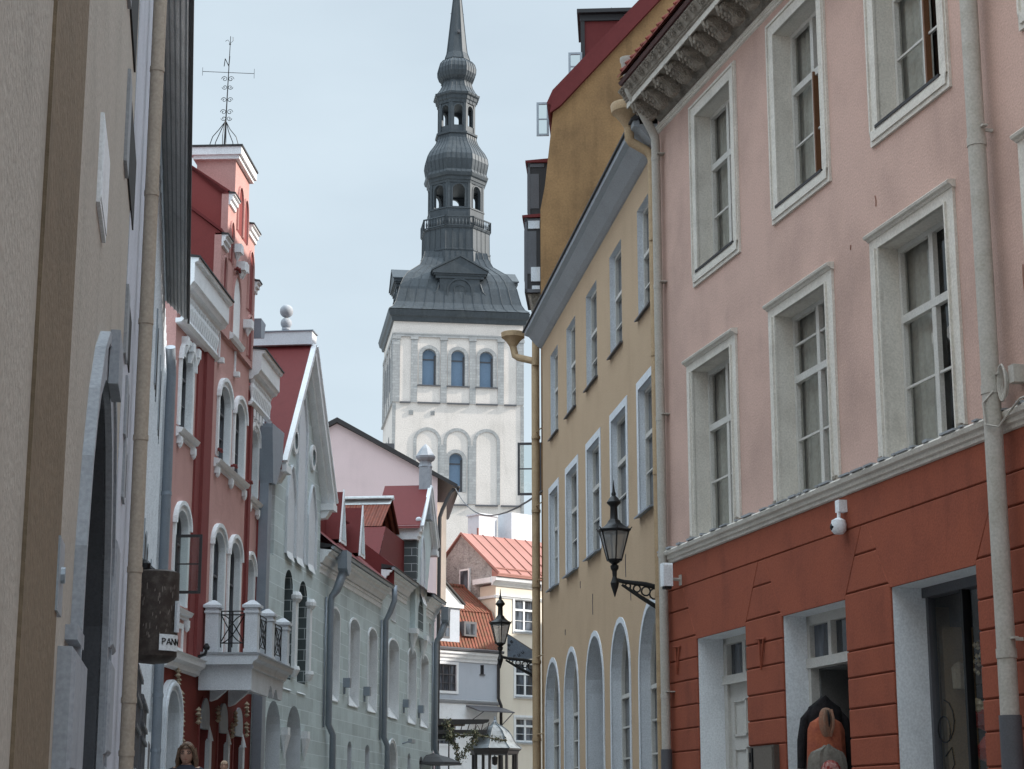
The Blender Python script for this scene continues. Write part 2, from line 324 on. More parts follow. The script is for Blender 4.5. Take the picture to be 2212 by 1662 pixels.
def window(fr, h, depth=.2, sur=None, surmat='white', surw=.03, revmat=None, smat='sash', gmat='glass', cols=2, rows=(.62,), bars=(), fw=.06, mull=.07,
           sill=None, sillmat='zinc', name='window', base=0., bottom=True, label=None, extra=None):
    m = MB()
    reveal(m, h, base+.001, base-depth-.05)
    if sur: ring(m, h, sur, base-.01, base+surw, bottom)
    if extra: extra(m)
    root = m.build(name, revmat or surmat, fr, label=label)
    s = MB(); sashes(s, h, base-depth+.05, fw, cols, rows, bars, mull); s.build('sash', smat, fr, parent=root)
    g = MB(); o = outline(h, -.01); g.quad(*[(p[0], base-depth, p[1]) for p in o]); g.build('pane', gmat, fr, parent=root)
    if sill:
        q = MB(); q.run([(base-depth+.05, h[2]+.03), (base+sill, h[2]-.02), (base+sill, h[2]-.045), (base-depth+.05, h[2]+.0)], h[0]-.05, h[1]+.05)
        q.build('sill', sillmat, fr, parent=root)
    return root
def pipe(fr, s, w, z0, z1, r, mt, top=None, bot=None, joints=1.9, n=12, name='downpipe', brackets=True, hopper=None, phase=0.):
    m = MB(); m.tube([(s, w, z0), (s, w, z1)]+(top or []), r, n)
    z = z0+phase
    while z < z1-.1:
        m.tube([(s, w, z-.04), (s, w, z+.04)], r*1.09, n)
        if brackets: m.box(s-r*1.6, s+r*1.6, w-r*.6, w-.0, z+.12, z+.14); m.box(s-.012, s+.012, 0, w, z+.115, z+.145)
        z += joints
    o = m.build(name, mt, fr, smooth=True)
    return o
def body(fr, s0, s1, w0, w1, z0, z1, mt, name='back_wall'):
    m = MB(); m.box(s0, s1, w1, w0, z0, z1); return m.build(name, mt, fr)
def text(fr, s, w, z, txt, size, mt, parent, rotz=0., roll=0., thick=.004, face=1):
    """raised letters facing outwards from a facade, s grows to the reader's right when face=1"""
    cu = bpy.data.curves.new('lettering', 'FONT'); cu.body = txt; cu.size = size; cu.extrude = thick; cu.align_x = 'CENTER'; cu.align_y = 'CENTER'
    tmp = bpy.data.objects.new('tmp', cu); COL.objects.link(tmp); bpy.context.view_layer.update()
    me = bpy.data.meshes.new_from_object(tmp.evaluated_get(bpy.context.evaluated_depsgraph_get())); bpy.data.objects.remove(tmp)
    me.materials.clear(); me.materials.append(M_[mt])
    o = bpy.data.objects.new('lettering', me); COL.objects.link(o); o.parent = parent
    return o
_old_text = text
def text(fr, s, w, z, txt, size, mt, parent, tilt=0., roll=0., thick=.004, yaw=0.):
    o = _old_text(fr, s, w, z, txt, size, mt, parent, thick=thick)
    g = fr.sg
    B = Matrix(((-g, 0, 0, 0), (0, 0, g, 0), (0, 1, 0, 0), (0, 0, 0, 1)))     # text x -> reader's right, text y -> up, text z -> outwards
    o.matrix_local = Matrix.Translation((s, g*w, z-fr.zb)) @ Matrix.Rotation(yaw, 4, 'Z') @ B @ Matrix.Rotation(roll, 4, 'Z')
    return o
def gz(y):
    return .0375*max(min(y, 20), -5)+.0225*(max(min(y, 82), 20)-20)
# ================================================================= SETTING
def sheet(name, xs, mt, dz=0., y0=-14., y1=700.):
    ys = [y0, -5, 0, 10, 20, 40, 60, 82, 100, 160, 300, y1]; ys = [y for y in ys if y0 <= y <= y1]
    m = MB()
    for a, b in zip(ys[:-1], ys[1:]):
        m.quad((xs[0](a), a, gz(a)+dz), (xs[1](a), a, gz(a)+dz), (xs[1](b), b, gz(b)+dz), (xs[0](b), b, gz(b)+dz))
    return tag(m.build(name, mt, None), kind='structure')
sheet('ground', (lambda y: -500, lambda y: 500), 'paving')
def xl(y): return -.5-.17*y if y < 40 else (-7.28+.055*(y-40) if y < 49.5 else -6.76+.1157*(y-49.5))
def xr(y): return 8.69-.255*y if y < 25.8 else (2.11-.123*(y-25.8) if y < 38 else .6+.06*(y-38))
sheet('road', (lambda y: xl(y)+1.1, lambda y: xr(y)-1.5), 'asphalt', .004, -14, 82)
def kerbed(name, f0, f1):
    ys = [-14, 0, 20, 25.8, 38, 40, 49.5, 80]; m = MB()
    for a, b in zip(ys[:-1], ys[1:]):
        p = [(f0(a), a), (f1(a), a), (f1(b), b), (f0(b), b)]
        m.poly([(x, y, gz(y)-.05) for x, y in p]+[(x, y, gz(y)+.12) for x, y in p], [(4, 5, 6, 7), (0, 1, 5, 4), (2, 3, 7, 6), (1, 2, 6, 5), (3, 0, 4, 7)])
    return tag(m.build(name, 'paving', None), kind='structure')
kerbed('pavement', lambda y: xl(y)-.05, lambda y: xl(y)+1.1)
kerbed('pavement', lambda y: xr(y)-1.5, lambda y: xr(y)+.05)

# ================================================================= PINK AND RED BUILDING (right, near)
P = facade('townhouse', 'pink plastered townhouse with brick red ground floor and cream window surrounds at right', 'building', 2.11, 25.8, -.255, -1, .55)
tops = [(-2.94, -1.6, 8.74, 10.93), (-5.74, -4.42, 8.74, 10.93), (-8.62, -7.2, 8.74, 10.93), (-11.7, -10.35, 8.74, 10.93)]
mids = [(-2.72, -1.27, 5.16, 7.43), (-5.69, -4.2, 5.16, 7.43), (-8.56, -7.06, 5.16, 7.43), (-11.6, -10.2, 5.16, 7.43)]
drs = [(-2.91, -1.18, .45, 3.88), (-5.83, -4.08, .45, 3.88), (-8.74, -6.95, .45, 3.88)]
m = MB(); wall(m, -40, 0, 5.0, 11.9, tops+mids, 0, 8.5)  # unseen stretch running back past the camera is added to shade the street
m.build('wall', 'pink', P)
m = MB(); wall(m, -40, 0, .3, 5.0, drs, -.02, 8.5); m.quad((-40, -8.5, .3), (0, -8.5, .3), (0, -8.5, 11.9), (-40, -8.5, 11.9)); m.build('ground_floor_wall', 'redlow', P)
m = MB(); m.box(-39, -.1, -1.5, -1.35, .4, 11.8); m.box(-39, -.1, -.82, -.80, 5.1, 11.8); m.build('interior', 'room', P)  # darkness of unlit rooms is put into the colour of these sheets
# raised rustication
m = MB()
rows = [4.61, 4.31, 3.93, 3.65, 3.37, 3.05, 2.75, 2.46, 2.15, 1.85, 1.55, 1.25, .95, .65]
rng = random.Random(3)
def blk(a, b, c, d): m.bevblock([(a, c), (b, c), (b, d), (a, d)], -.02, .004, .007, .011)
m.bevblock([(-40, 4.61), (0, 4.61), (0, 4.99), (-40, 4.99)], -.02, .004, .004, .011)
piers = [(-1.18, 0.), (-4.08, -2.91), (-6.95, -5.83), (-40, -8.74)]
for k, (a, b) in enumerate(piers):
    for i in range(2, len(rows)-1):
        off = 0 if k == 0 else {1: -.02, 2: -.33, 3: -.1}[k]
        blk(a, b, rows[i+1]+(off if i < len(rows)-2 else 0), rows[i]+(off if i > 2 else -.05*0))
# flat-arch voussoirs over each opening, and the short panels between them
for (a, b, c, d) in drs:
    cx = (a+b)/2; n = 9; zt = 4.60; W = b-a
    for i in range(n):
        u0, u1 = -.5+i/n, -.5+(i+1)/n
        k0, k1 = 1.55, 1.55
        m.bevblock([(cx+u0*W, d+.002), (cx+u1*W, d+.002), (cx+u1*W*k1, zt), (cx+u0*W*k0, zt)], -.02, .004, -.0025, .0035)
edges = [0., drs[0][1]+.48, drs[0][0]-.48, drs[1][1]+.48, drs[1][0]-.48, drs[2][1]+.48, drs[2][0]-.49, -40]
for hi, lo, pr in ((edges[0], drs[0][1], 0), (drs[0][0], drs[1][1], 1), (drs[1][0], drs[2][1], 2), (drs[2][0], -40, 3)):
    kl = .475 if pr < 3 else 0; kr = .475 if pr > 0 else 0
    for z0, z1 in ((3.93, 4.31), (4.31, 4.61)):
        f = lambda z: (z-3.88)/(4.60-3.88)
        m.bevblock([(lo+kl*f(z0), z0), (hi-kr*f(z0), z0), (hi-kr*f(z1), z1), (lo+kl*f(z1), z1)], -.02, .004, .007, .011)
m.build('rustication', 'redlow', P)
# string course
m = MB(); m.run([(0, 4.98), (.03, 4.99), (.035, 5.02), (.06, 5.035), (.065, 5.075), (.10, 5.09), (.115, 5.13), (.10, 5.15), (0, 5.165)], -40, .02); m.build('string_course', 'cream', P)
rr = random.Random(11)
m = MB()
x = -14.3
while x < -.1:
    l = .05+rr.random()*.25; m.box(x, x+l, .0, .118+rr.random()*.012, 5.152, 5.168+rr.random()*.012); x += l+rr.random()*.3
m.build('cracked_flashing', 'soffit', P)
# upper moulding + eaves cornice
m = MB(); m.run([(0, 11.24), (.025, 11.25), (.03, 11.275), (.045, 11.28), (.045, 11.30), (.06, 11.31), (.05, 11.335), (0, 11.345)], -40, .0); m.build('moulding', 'cream', P)
m = MB(); m.run([(0, 11.38), (.03, 11.40), (.07, 11.45), (.14, 11.48), (.14, 11.60), (.48, 11.60), (.48, 11.545), (.50, 11.545), (.50, 11.63), (.53, 11.64), (.53, 11.665), (.55, 11.67), (.57, 11.72), (.63, 11.775), (.64, 11.79), (0, 11.80)], -40, -.12)
co = m.build('cornice', 'stonegrey', P)
m = MB(); m.box(-40, -.12, .482, .507, 11.547, 11.628); m.build('fascia', 'cream', P)
def modillion(mb, s):
    # scrolled bracket: big volute at the wall, small one at the tip, leaf underneath
    pr = [(.14, 11.36), (.20, 11.335), (.27, 11.35), (.31, 11.40), (.35, 11.455), (.40, 11.475), (.445, 11.485), (.465, 11.52), (.455, 11.56), (.42, 11.598), (.14, 11.598)]
    mb.run(pr, s-.085, s+.085)
    for sd_ in (-1, 1):
        for cx, cz, R in ((.225, 11.425, .062), (.405, 11.53, .038)):
            n = 18; pts = [(s+sd_*.088, cx+R*(1-i/n*.8)*math.cos(i*.62), cz+R*(1-i/n*.8)*math.sin(i*.62)) for i in range(n)]
            mb.tube(pts, .011, 5)
    for i in range(5):      # acanthus leaf lobes
        w = .24+i*.05; z = 11.345+i*.028
        mb.lathe(s-.045, w, [(0.004, z-.03), (.022, z-.01), (.018, z+.02), (.004, z+.03)], 6); mb.lathe(s+.045, w, [(0.004, z-.03), (.022, z-.01), (.018, z+.02), (.004, z+.03)], 6)
    mb.tube([(s, .47, 11.60), (s, .485, 11.54), (s, .46, 11.49), (s, .42, 11.46)], [.02, .035, .03, .01], 6)
s = -.30
while s > -9.5:
    q = MB(); modillion(q, s)
    for j in (-1, 0, 1): q.lathe(s-.245+j*.05, .33-abs(j)*.04, [(.006, 11.55), (.03, 11.575), (.03, 11.598)], 7)
    q.build('modillion', 'stonegrey', P); s -= .495
m = MB(); s = -.25
while s > -9.5:       # carved palmettes in the cove
    for sg2 in (-1, 1):
        for j in range(3):
            c = (.575+j*.022, 11.70+j*.03); R = .018+.004*j
            m.tube([(s+sg2*(.025+R+R*math.cos(a*.7)), c[0]+R*.4*math.sin(a*.7)+.012, c[1]+R*math.sin(a*.7)) for a in range(9)], .007, 4)
    m.lathe(s, .60, [(.004, 11.69), (.016, 11.72), (.012, 11.76), (.003, 11.785)], 6); s -= .27
m.build('carved_cove', 'stonegrey', P)
m = MB(); m.run([(.30, 11.802), (.60, 11.802), (.66, 11.81), (.69, 11.85), (.66, 11.865), (.30, 11.9)], -40, -.3); m.build('gutter', plain('dark_red_gutter', (.07, .02, .018), .5), P)
m = MB(); m.quad((-40, .72, 11.88), (-.4, .72, 11.88), (-.4, -4.2, 15.6), (-40, -4.2, 15.6)); m.quad((-40, -4.2, 15.6), (-.4, -4.2, 15.6), (-.4, -9.2, 11.9), (-40, -9.2, 11.9))
m.quad((-.4, .72, 11.86), (-.4, -4.2, 15.55), (-.4, -9.2, 11.86)); m.quad((-40, .72, 11.86), (-14.5, -4.2, 15.55), (-14.5, -9.2, 11.86))
rf = m.build('roof', 'tile', P)
m = MB(); s = -.42; k = 0
while s > -14.3:      # first courses of eaves tiles as real overlapping tiles
    for row in range(3):
        w0 = .74-row*.26; z0 = 11.87+row*.197; jit = rr.uniform(-.008, .008)
        m.poly([(s, w0, z0+.03+jit), (s-.215, w0, z0+.03+jit), (s-.215, w0-.3, z0+.245), (s, w0-.3, z0+.245), (s, w0, z0+.002), (s-.215, w0, z0+.002)], [(0, 1, 2, 3), (4, 5, 1, 0)])
        m.tube([(s-.2, w0+.012, z0+.045+jit), (s-.2, w0-.28, z0+.262)], .022, 6)
    s -= .23
m.build('eaves_tiles', mat('dark_clay_tile', (.24, .05, .035), (.13, .04, .03), sc=5, stain=.8, streak=.3, rough=.7), P)
# windows of the pink floors
def curtain(mb, a, b, w, z0, z1, amp=.035, n=26):
    for i in range(n):
        s0, s1 = a+(b-a)*i/n, a+(b-a)*(i+1)/n; f = lambda x: w+amp*math.sin(x*38+z0)*.6+amp*.5*math.sin(x*17)
        mb.quad((s0, f(s0), z0), (s1, f(s1), z0), (s1, f(s1), z1), (s0, f(s0), z1))
def pinkwin(h, kind, opening=0., upbar=False, lab=None):
    dep = .25
    def ex(mm):
        if kind == 'mid':   # hood moulding
            a, b, d = h[0]-.2, h[1]+.2, h[3]
            mm.run([(0, d+.105), (.04, d+.11), (.055, d+.13), (.085, d+.14), (.095, d+.165), (.08, d+.18), (0, d+.19)], a-.01, b+.01)
            for x0, x1 in ((h[0]-.055, h[0]-.03), (h[1]+.03, h[1]+.055)): mm.box(x0, x1, .0, .055, h[2]+.02, h[3])
        else:
            ring(mm, h, .03, 0, .05, True, inner=.14)
            mm.run([(-dep+.06, h[2]+.0), (.05, h[2]-.03), (.05, h[2]-.05), (-dep+.06, h[2]-.04)], h[0]-.02, h[1]+.02)
    root = window(P, h, dep, .19, 'cream', .03, cols=2, rows=(.655,), bars=(.335,)+((.84,) if upbar else ()), fw=.055, mull=.085, gmat='clear', bottom=(kind == 'top'), extra=ex, label=lab)
    q = MB(); L_, R_ = h[0], h[1]
    curtain(q, R_-.44*(R_-L_), R_+.25, -.33, h[2]-.02, h[3]+.05, .018)
    q.build('curtain', 'curtain', P, parent=root)
    if kind == 'top':
        q = MB(); q.box(h[0]-.02, h[1]+.02, -.03, .058, h[2]-.03, h[2]+.004); q.build('painted_shadow_bar', 'soot', P, parent=root)  # solid dark bar painted as the shadow line along the sill
    if opening:
        q = MB(); cx = h[0]+(h[1]-h[0])*.5; q.box(cx-.075, cx-.043, -.23, -.165, h[2]+.07, h[3]-.75 if opening < 2 else h[3]-.08); q.build('open_casement_edge', 'redwood', P, parent=root)
for i, h in enumerate(tops): pinkwin(h, 'top', opening=[0, 1, 2, 0][i])
for i, h in enumerate(mids): pinkwin(h, 'mid', upbar=(i == 1))
m = MB()     # broken corners where the surrounds meet the string course
for h in mids:
    for x in (h[0]-.12, h[1]+.1): m.box(x-.09, x+.07, 0, .052, 5.168, 5.2); m.box(x-.03, x+.05, 0, .06, 5.19, 5.222)
m.build('broken_plaster', 'stonegrey', P)
# door 1: white panelled door with a two-light transom
def opening_lining(h, dep, mt): 
    m = MB(); reveal(m, h, -.018, -dep-.4); return m.build('doorway', mt, P)
d1 = opening_lining(drs[0], .06, 'white')
m = MB(); a, b = drs[0][0], drs[0][1]
m.box(a, b, -.46, -.34, 3.30, 3.40); m.box(a, a+.10, -.46, -.36, .5, 3.9); m.box(b-.12, b, -.46, -.36, .5, 3.9); m.box(a, b, -.46, -.36, 3.80, 3.9); m.box((a+b)/2-.05+.12, (a+b)/2+.05+.12, -.45, -.355, 3.40, 3.80)
m.box(a+.10, b-.12, -.33, -.29, 3.28, 3.31)
m.build('door_frame', 'sash', P, parent=d1)
m = MB(); m.quad((a, -.43, 3.3), (b, -.43, 3.3), (b, -.43, 3.9), (a, -.43, 3.9)); m.build('transom_pane', 'glass', P, parent=d1)
m = MB(); m.box(a+.10, b-.12, -.46, -.40, .55, 3.3)
for x0, x1 in ((b-.72, b-.28),):
    for z0, z1 in ((2.62, 3.08), (1.95, 2.48), (1.1, 1.8)):
        for q0, q1, r0, r1 in ((x0, x1, z1-.03, z1), (x0, x1, z0, z0+.03), (x0, x0+.03, z0, z1), (x1-.03, x1, z0, z1)): m.box(q0, q1, -.4, -.375, r0, r1)
m.box(a+.86, a+.90, -.4, -.385, .55, 3.3)
m.build('door', 'sash', P, parent=d1)
m = MB(); m.box(a+.72, a+.78, -.4, -.36, 2.2, 2.45); m.tube([(a+.75, -.36, 2.3), (a+.75, -.30, 2.3), (a+.64, -.30, 2.3)], .012, 6); m.build('door_handle', 'zinc', P, parent=d1)
text(P, a+.28, -.425, 3.58, '2', .30, 'drain', d1)
# door 2: open shop doorway with transom
d2 = opening_lining(drs[1], .02, 'white'); a, b = drs[1][0], drs[1][1]
m = MB(); m.box(a, b, -.40, -.28, 3.28, 3.39); m.box(a, b, -.40, -.3, 3.77, 3.9); m.box(b-.08, b, -.4, -.3, .5, 3.9); m.box(a, a+.08, -.4, -.3, .5, 3.9)
m.box(b-.70, b-.62, -.39, -.29, 3.39, 3.77); m.box(a+.38, a+.44, -.39, -.29, 3.39, 3.77); m.build('door_frame', 'sash', P, parent=d2)
m = MB(); m.quad((a, -.36, 3.3), (b, -.36, 3.3), (b, -.36, 3.9), (a, -.36, 3.9)); m.build('transom_pane', 'glass2', P, parent=d2)
m = MB(); m.box(b-.12, b-.06, -1.25, -.40, .6, 3.26); m.box(b-.26, b-.22, -1.28, -.7, .6, 3.26); m.box(a, a+.05, -1.3, -.4, .6, 3.26); m.box(a, b, -1.3, -.42, 3.262, 3.30); m.build('entrance_panelling', mat('grey_panel', (.17, .17, .165)), P, parent=d2)
# opening 3: shop window
d3 = opening_lining(drs[2], .06, 'white'); a, b = drs[2][0], drs[2][1]
m = MB(); m.box(b-.05, b, -.46, -.38, .9, 3.8); m.box(a, b, -.48, -.34, 3.78, 3.9); m.box(a, a+.05, -.46, -.38, .9, 3.8); m.box(a, b, -.46, -.34, .8, .95)
m.build('shop_window_frame', 'sashdark', P, parent=d3)
m = MB(); m.box(b-.80, b-.755, -.45, -.37, .95, 3.78); m.build('mullion', 'black', P, parent=d3)
m = MB(); m.quad((a, -.42, .9), (b, -.42, .9), (b, -.42, 3.8), (a, -.42, 3.8)); m.build('pane', 'clear', P, parent=d3)
m = MB(); m.box(b+.02, b+.10, -.9, -.56, .9, 3.5); m.box(b+.30, b+.62, -.92, -.88, .9, 3.0); m.box(b-.1, b+1.6, -1.1, -1.06, 2.95, 3.15); m.box(b+.9, b+1.0, -1.1, -.9, .9, 3.8); m.build('display_back_panel', mat('worn_wood_panel', (.30, .21, .12), (.18, .12, .07), sc=3), P, parent=d3)
m = MB(); r2 = random.Random(5)
for k in range(5):
    zc = 1.3+k*.32; q = b-.78+.10*math.sin(k*2.1); m.lathe(q, -.66, [(.02, zc-.17), (.17, zc-.1), (.20, zc), (.12, zc+.11), (.03, zc+.15)], 11)
m.build('shop_goods', mat('red_knitwear', (.28, .03, .02), (.12, .015, .012), sc=9, stain=.9, bump=.5), P, parent=d3)
m = MB()
for k in range(26):
    th = r2.random()*6.3; rad = .12*r2.random()**.5; cs, cw, cz = b-.72+rad*math.cos(th), -.56+rad*math.sin(th)*.6, 2.62+r2.uniform(-.09, .1)
    m.lathe(cs, cw, [(.005, cz-.03), (.035, cz), (.02, cz+.03), (.004, cz+.036)], 6)
for k in range(14):
    cs, cw, cz = b-.70+r2.uniform(-.09, .09), -.55+r2.uniform(-.05, .05), 3.12+r2.uniform(-.16, .16); m.lathe(cs, cw, [(.005, cz-.02), (.025, cz), (.004, cz+.03)], 6)
m.build('dried_flowers', mat('cream_straw', (.5, .40, .26), (.3, .2, .1), sc=12, stain=.8), P, parent=d3)
m = MB(); m.lathe(b-.10, -.66, [(.01, 2.86), (.07, 2.87), (.075, 3.08), (.045, 3.12), (.01, 3.14)], 10); m.build('display_jar', mat('beige_jar', (.34, .28, .21)), P, parent=d3)
m = MB()
sp = [(b-.22-.22*math.sin(i*.5)*(1-i/30), -.415, 2.55+.2*math.cos(i*.5)*(1-i/40)-i*.008) for i in range(18)]
m.tube(sp, .006, 4); m.tube([(b-.2, -.415, 2.2), (b-.34, -.415, 2.28), (b-.38, -.415, 2.12), (b-.26, -.415, 2.0), (b-.48, -.415, 1.9), (b-.62, -.415, 1.98)], .006, 4); m.build('window_drawing', 'black', P, parent=d3)
# downpipes on the pink house
pt = MB()
zt = [(-.18, .10, 11.02), (-.19, .11, 11.12), (-.22, .17, 11.22), (-.3, .38, 11.52), (-.34, .50, 11.66), (-.35, .545, 11.74), (-.35, .55, 11.95)]
pt.tube([(-.18, .10, 2.5), *zt], .062, 14); z = 3.2
while z < 11: pt.tube([(-.18, .10, z-.03), (-.18, .10, z+.03)], .067, 14); pt.box(-.3, -.17, .0, .11, z+.05, z+.065); z += 1.9
pt.lathe(-.35, .55, [(.062, 11.93), (.075, 11.95), (.105, 12.15), (.118, 12.17), (.118, 12.22), (.105, 12.225), (.10, 12.18), (.06, 12.0)], 16)
pt.build('downpipe', 'drain', P, smooth=True)
m = MB(); m.tube([(-.18, .10, .5), (-.18, .10, 2.5)], .075, 14); m.build('downpipe_shoe', 'sashdark', P, smooth=True)
m = MB(); m.tube([(.04, .05, .5), (.04, .05, 9.6)], .022, 6); m.build('cable_conduit', 'drainyellow', P)
pp = pipe(P, -9.53, .17, 2.45, 12.2, .085, 'drain', phase=.55, joints=2.35)
m = MB(); m.tube([(-9.53, .17, .5), (-9.53, .17, 2.47)], .098, 14); m.build('downpipe_shoe', 'sashdark', P, smooth=True)
m = MB()
for i in range(4):
    R = .09+.014*i; m.tube([(-9.70, .06+.02*i, 5.42+R*1.1*math.sin(k*PI/9)) if False else (-9.70+R*.5*math.cos(k*PI/9), .12+.012*i, 5.38+R*1.25*math.sin(k*PI/9)) for k in range(19)], .011, 5)
m.tube([(-9.62, .2, 5.32), (-9.55, .27, 5.22), (-9.58, .27, 5.02), (-9.68, .2, 4.98), (-9.78, .14, 5.1), (-9.95, .13, 5.18), (-10.5, .13, 5.19)], .011, 5)
m.box(-9.86, -9.76, .0, .12, 5.36, 5.52); m.build('cable_coil', 'drain', P)
# anchor plates (red iron ties) and cracks
m = MB()
for s0, z0 in ((-.42, 3.78), (-3.42, 3.95-.33)):
    m.tube([(s0-.16, .02, z0+.05), (s0+.12, .02, z0+.07)], .014, 5); m.tube([(s0-.12, .02, z0+.05), (s0-.03, .025, z0-.30), (s0+.03, .02, z0+.06)], .013, 5)
m.build('wall_anchor', 'redlow', P)
m = MB()
for s0, z0, pts in ((-9.98, 6.0, [(0, 0), (.03, .1), (.09, .18), (.02, .22), (-.05, .16), (-.06, .3), (-.05, .42)]), (-7.02, 7.9, [(0, 0), (.01, .06), (-.01, .12)]), (-6.35, 7.62, [(0, 0), (.01, .05)]), (-9.9, 5.72, [(0, 0), (.02, .04), (-.01, .06)]), (-10.05, 7.2, [(0, 0), (.05, .03), (.2, .02)])):
    m.tube([(s0-x, .004, z0+z) for x, z in pts], .008, 4)
m.build('plaster_crack', mat('exposed_plaster', (.30, .16, .12)), P)

# ================================================================= YELLOW BUILDING (right, middle)
Y = facade('yellow_house', 'ochre yellow house with arched ground floor openings and deep grey eaves behind the lamp', 'building', 2.11, 25.8, -.123, -1, .9)
yt = [(.58, 1.68, 8.93, 10.62), (3.05, 4.12, 8.93, 10.62), (5.42, 6.55, 8.93, 10.62), (7.78, 8.85, 8.93, 10.62), (9.98, 10.98, 8.93, 10.62)]
ym = [(.72, 1.78, 5.95, 7.85), (2.82, 4.12, 5.95, 7.85), (5.28, 6.55, 5.95, 7.85), (7.68, 8.95, 5.95, 7.85), (10.05, 11.15, 5.95, 7.85)]
ya = [(.18, 1.98, .9, 4.56, .95), (2.78, 4.36, .9, 4.56, .85), (5.12, 6.82, .9, 4.58, .9), (7.72, 9.3, .9, 4.54, .85), (9.98, 11.8, .9, 4.54, .9)]
m = MB(); wall(m, 0, 12.15, .6, 11.15, yt+ym+ya, 0, 8.); m.build('wall', 'yellow', Y)
body(Y, .05, 12.1, -.6, -8, .6, 11.0, 'yellow')
for i, h in enumerate(yt):
    window(Y, h, .14, None, revmat='whitegrey', cols=1, rows=(.56,), bars=(.27,), fw=.055, mull=.06, gmat='glass2' if i % 2 else 'glass', sill=.06, sillmat='sashdark')
for i, h in enumerate(ym):
    window(Y, h, .14, .13, surmat='whitegrey', surw=.012, cols=1, rows=(.62,), bars=(.33,), fw=.055, mull=.07, gmat='glass' if i % 2 else 'glass2', sill=.09, sillmat='zinc', bottom=False)
for i, h in enumerate(ya):
    if i == 2:
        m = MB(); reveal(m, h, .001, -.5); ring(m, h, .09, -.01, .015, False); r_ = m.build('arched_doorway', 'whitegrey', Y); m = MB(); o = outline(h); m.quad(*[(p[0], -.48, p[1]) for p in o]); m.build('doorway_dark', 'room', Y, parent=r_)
        m = MB(); m.box(h[0]+.02, h[0]+.10, -.46, -.10, .95, 3.5); m.build('open_door', plain('dark_wood_door', (.05, .03, .022)), Y, parent=r_)
    else: window(Y, h, .2, .09, surmat='whitegrey', surw=.015, cols=2, rows=(.70,), bars=(.18, .44, .57), fw=.06, mull=.06, gmat='glass' if i % 2 else 'glass2', bottom=False, name='arched_window')
m = MB(); m.run([(0, 11.10), (.03, 11.11), (.10, 11.16), (.26, 11.34), (.27, 11.40), (0, 11.42)], .02, 12.3); m.build('soffit', 'soffit', Y)
m = MB(); m.run([(.255, 11.345), (.35, 11.38), (.355, 11.45), (.27, 11.47)], .02, 12.32); m.build('eaves_board', 'zinclight', Y)
m = MB(); m.run([(.30, 11.452), (.39, 11.455), (.39, 11.485), (-4, 15.3), (-4, 15.26), (.28, 11.48)], .0, 12.4); m.quad((0, -4, 15.3), (12.4, -4, 15.3), (12.4, -8.3, 11.3), (0, -8.3, 11.3))
m.quad((0, 0, 11.1), (0, -4, 14.95), (0, -8, 11.1)); m.quad((12.15, 0, 11.1), (12.15, -4, 14.95), (12.15, -8, 11.1)); m.build('roof', 'soot', Y)
# hopper + neck near, and far pipe
m = MB(); m.lathe(.30, .37, [(.06, 11.42), (.08, 11.46), (.14, 11.56), (.22, 11.66), (.25, 11.67), (.265, 11.78), (.255, 11.80), (.24, 11.79), (.08, 11.6)], 20)
m.tube([(.30, .37, 11.45), (.30, .36, 11.26), (.30, .33, 11.22), (.25, .0+.12, 11.08), (.20, .07, 11.0), (.14, .06, 10.9), (.12, .06, 2.)], .07, 12)
z = 2.9
while z < 10.8: m.tube([(.12, .06, z-.03), (.12, .06, z+.03)], .076, 12); z += 1.7
m.build('downpipe', 'drainyellow', Y, smooth=True)
m = MB(); m.lathe(13.3, .47, [(.06, 11.36), (.09, 11.41), (.15, 11.5), (.22, 11.57), (.245, 11.58), (.255, 11.68), (.24, 11.69), (.22, 11.67), (.08, 11.5)], 18)
m.tube([(13.3, .47, 11.4), (13.3, .42, 11.18), (13.2, .36, 11.12), (13.05, .06, 11.02), (13., .03, 10.92), (12.95, .03, .8)], [.075]*4+[.085]*2, 12); z = 1.6
m.tube([(12.95, .03, 10.9), (12.95, .03, 11.45)], .08, 12)
while z < 10.8: m.tube([(12.95, .03, z-.03), (12.95, .03, z+.03)], .095, 12); m.tube([(12.95, .03, z+.1), (12.2, -.02, z+.1)], .012, 5); z += 1.55
m.build('corner_downpipe', 'drainyellow', Y, smooth=True)
m = MB()
for s0, z0, l in ((6.1, 4.95, .35), (3.0, 5.2, .35), (2.6, 4.8, .2), (9.2, 4.9, .1), (7.4, 5.55, .12)):
    m.tube([(s0, .004, z0), (s0+.02, .004, z0+l*.5), (s0, .004, z0+l)], .008, 4)
m.build('wall_hook', 'sashdark', Y)

# ================================================================= TALL OCHRE GABLE HOUSE (behind the yellow one)
G = facade('gabled_house', 'tall old ochre house whose blank stained gable rises above the yellow roof, with bay dormers', 'building', .62, 39.3, .06, -1, 1.1)
prof = [(0., .9), (0., 14.55), (-.1, 15.1), (-.30, 16.92), (-.42, 17.05), (-5.2, 22.3), (-10., 17.0), (-10., .9)]
m = MB(); m.run(prof, 0, 12.); m.build('gable_wall', 'ochre', G)
m = MB(); m.run([(-.22, 16.75), (-.28, 17.12), (-5.25, 22.6), (-5.25, 22.2), (-.45, 16.92)], -.12, 12.1); m.run([(-.25, 16.95), (-.35, 17.2), (-5.25, 22.5), (-5.2, 22.6), (-.28, 17.3), (-.15, 17.0)], -.08, 12.1); m.quad((-.12, -5.2, 22.6), (12.1, -5.2, 22.6), (12.1, -10.3, 17), (-.12, -10.3, 17))
m.build('roof', 'redroof', G)
N_ = facade('shade_row_house', 'unseen plain ochre row house added to shade the street beyond the gabled house', 'building', .62+.06*12.4, 39.3+12.4, .06, -1, 1.3)  # unseen, added so that its high ridge keeps sun off the green house
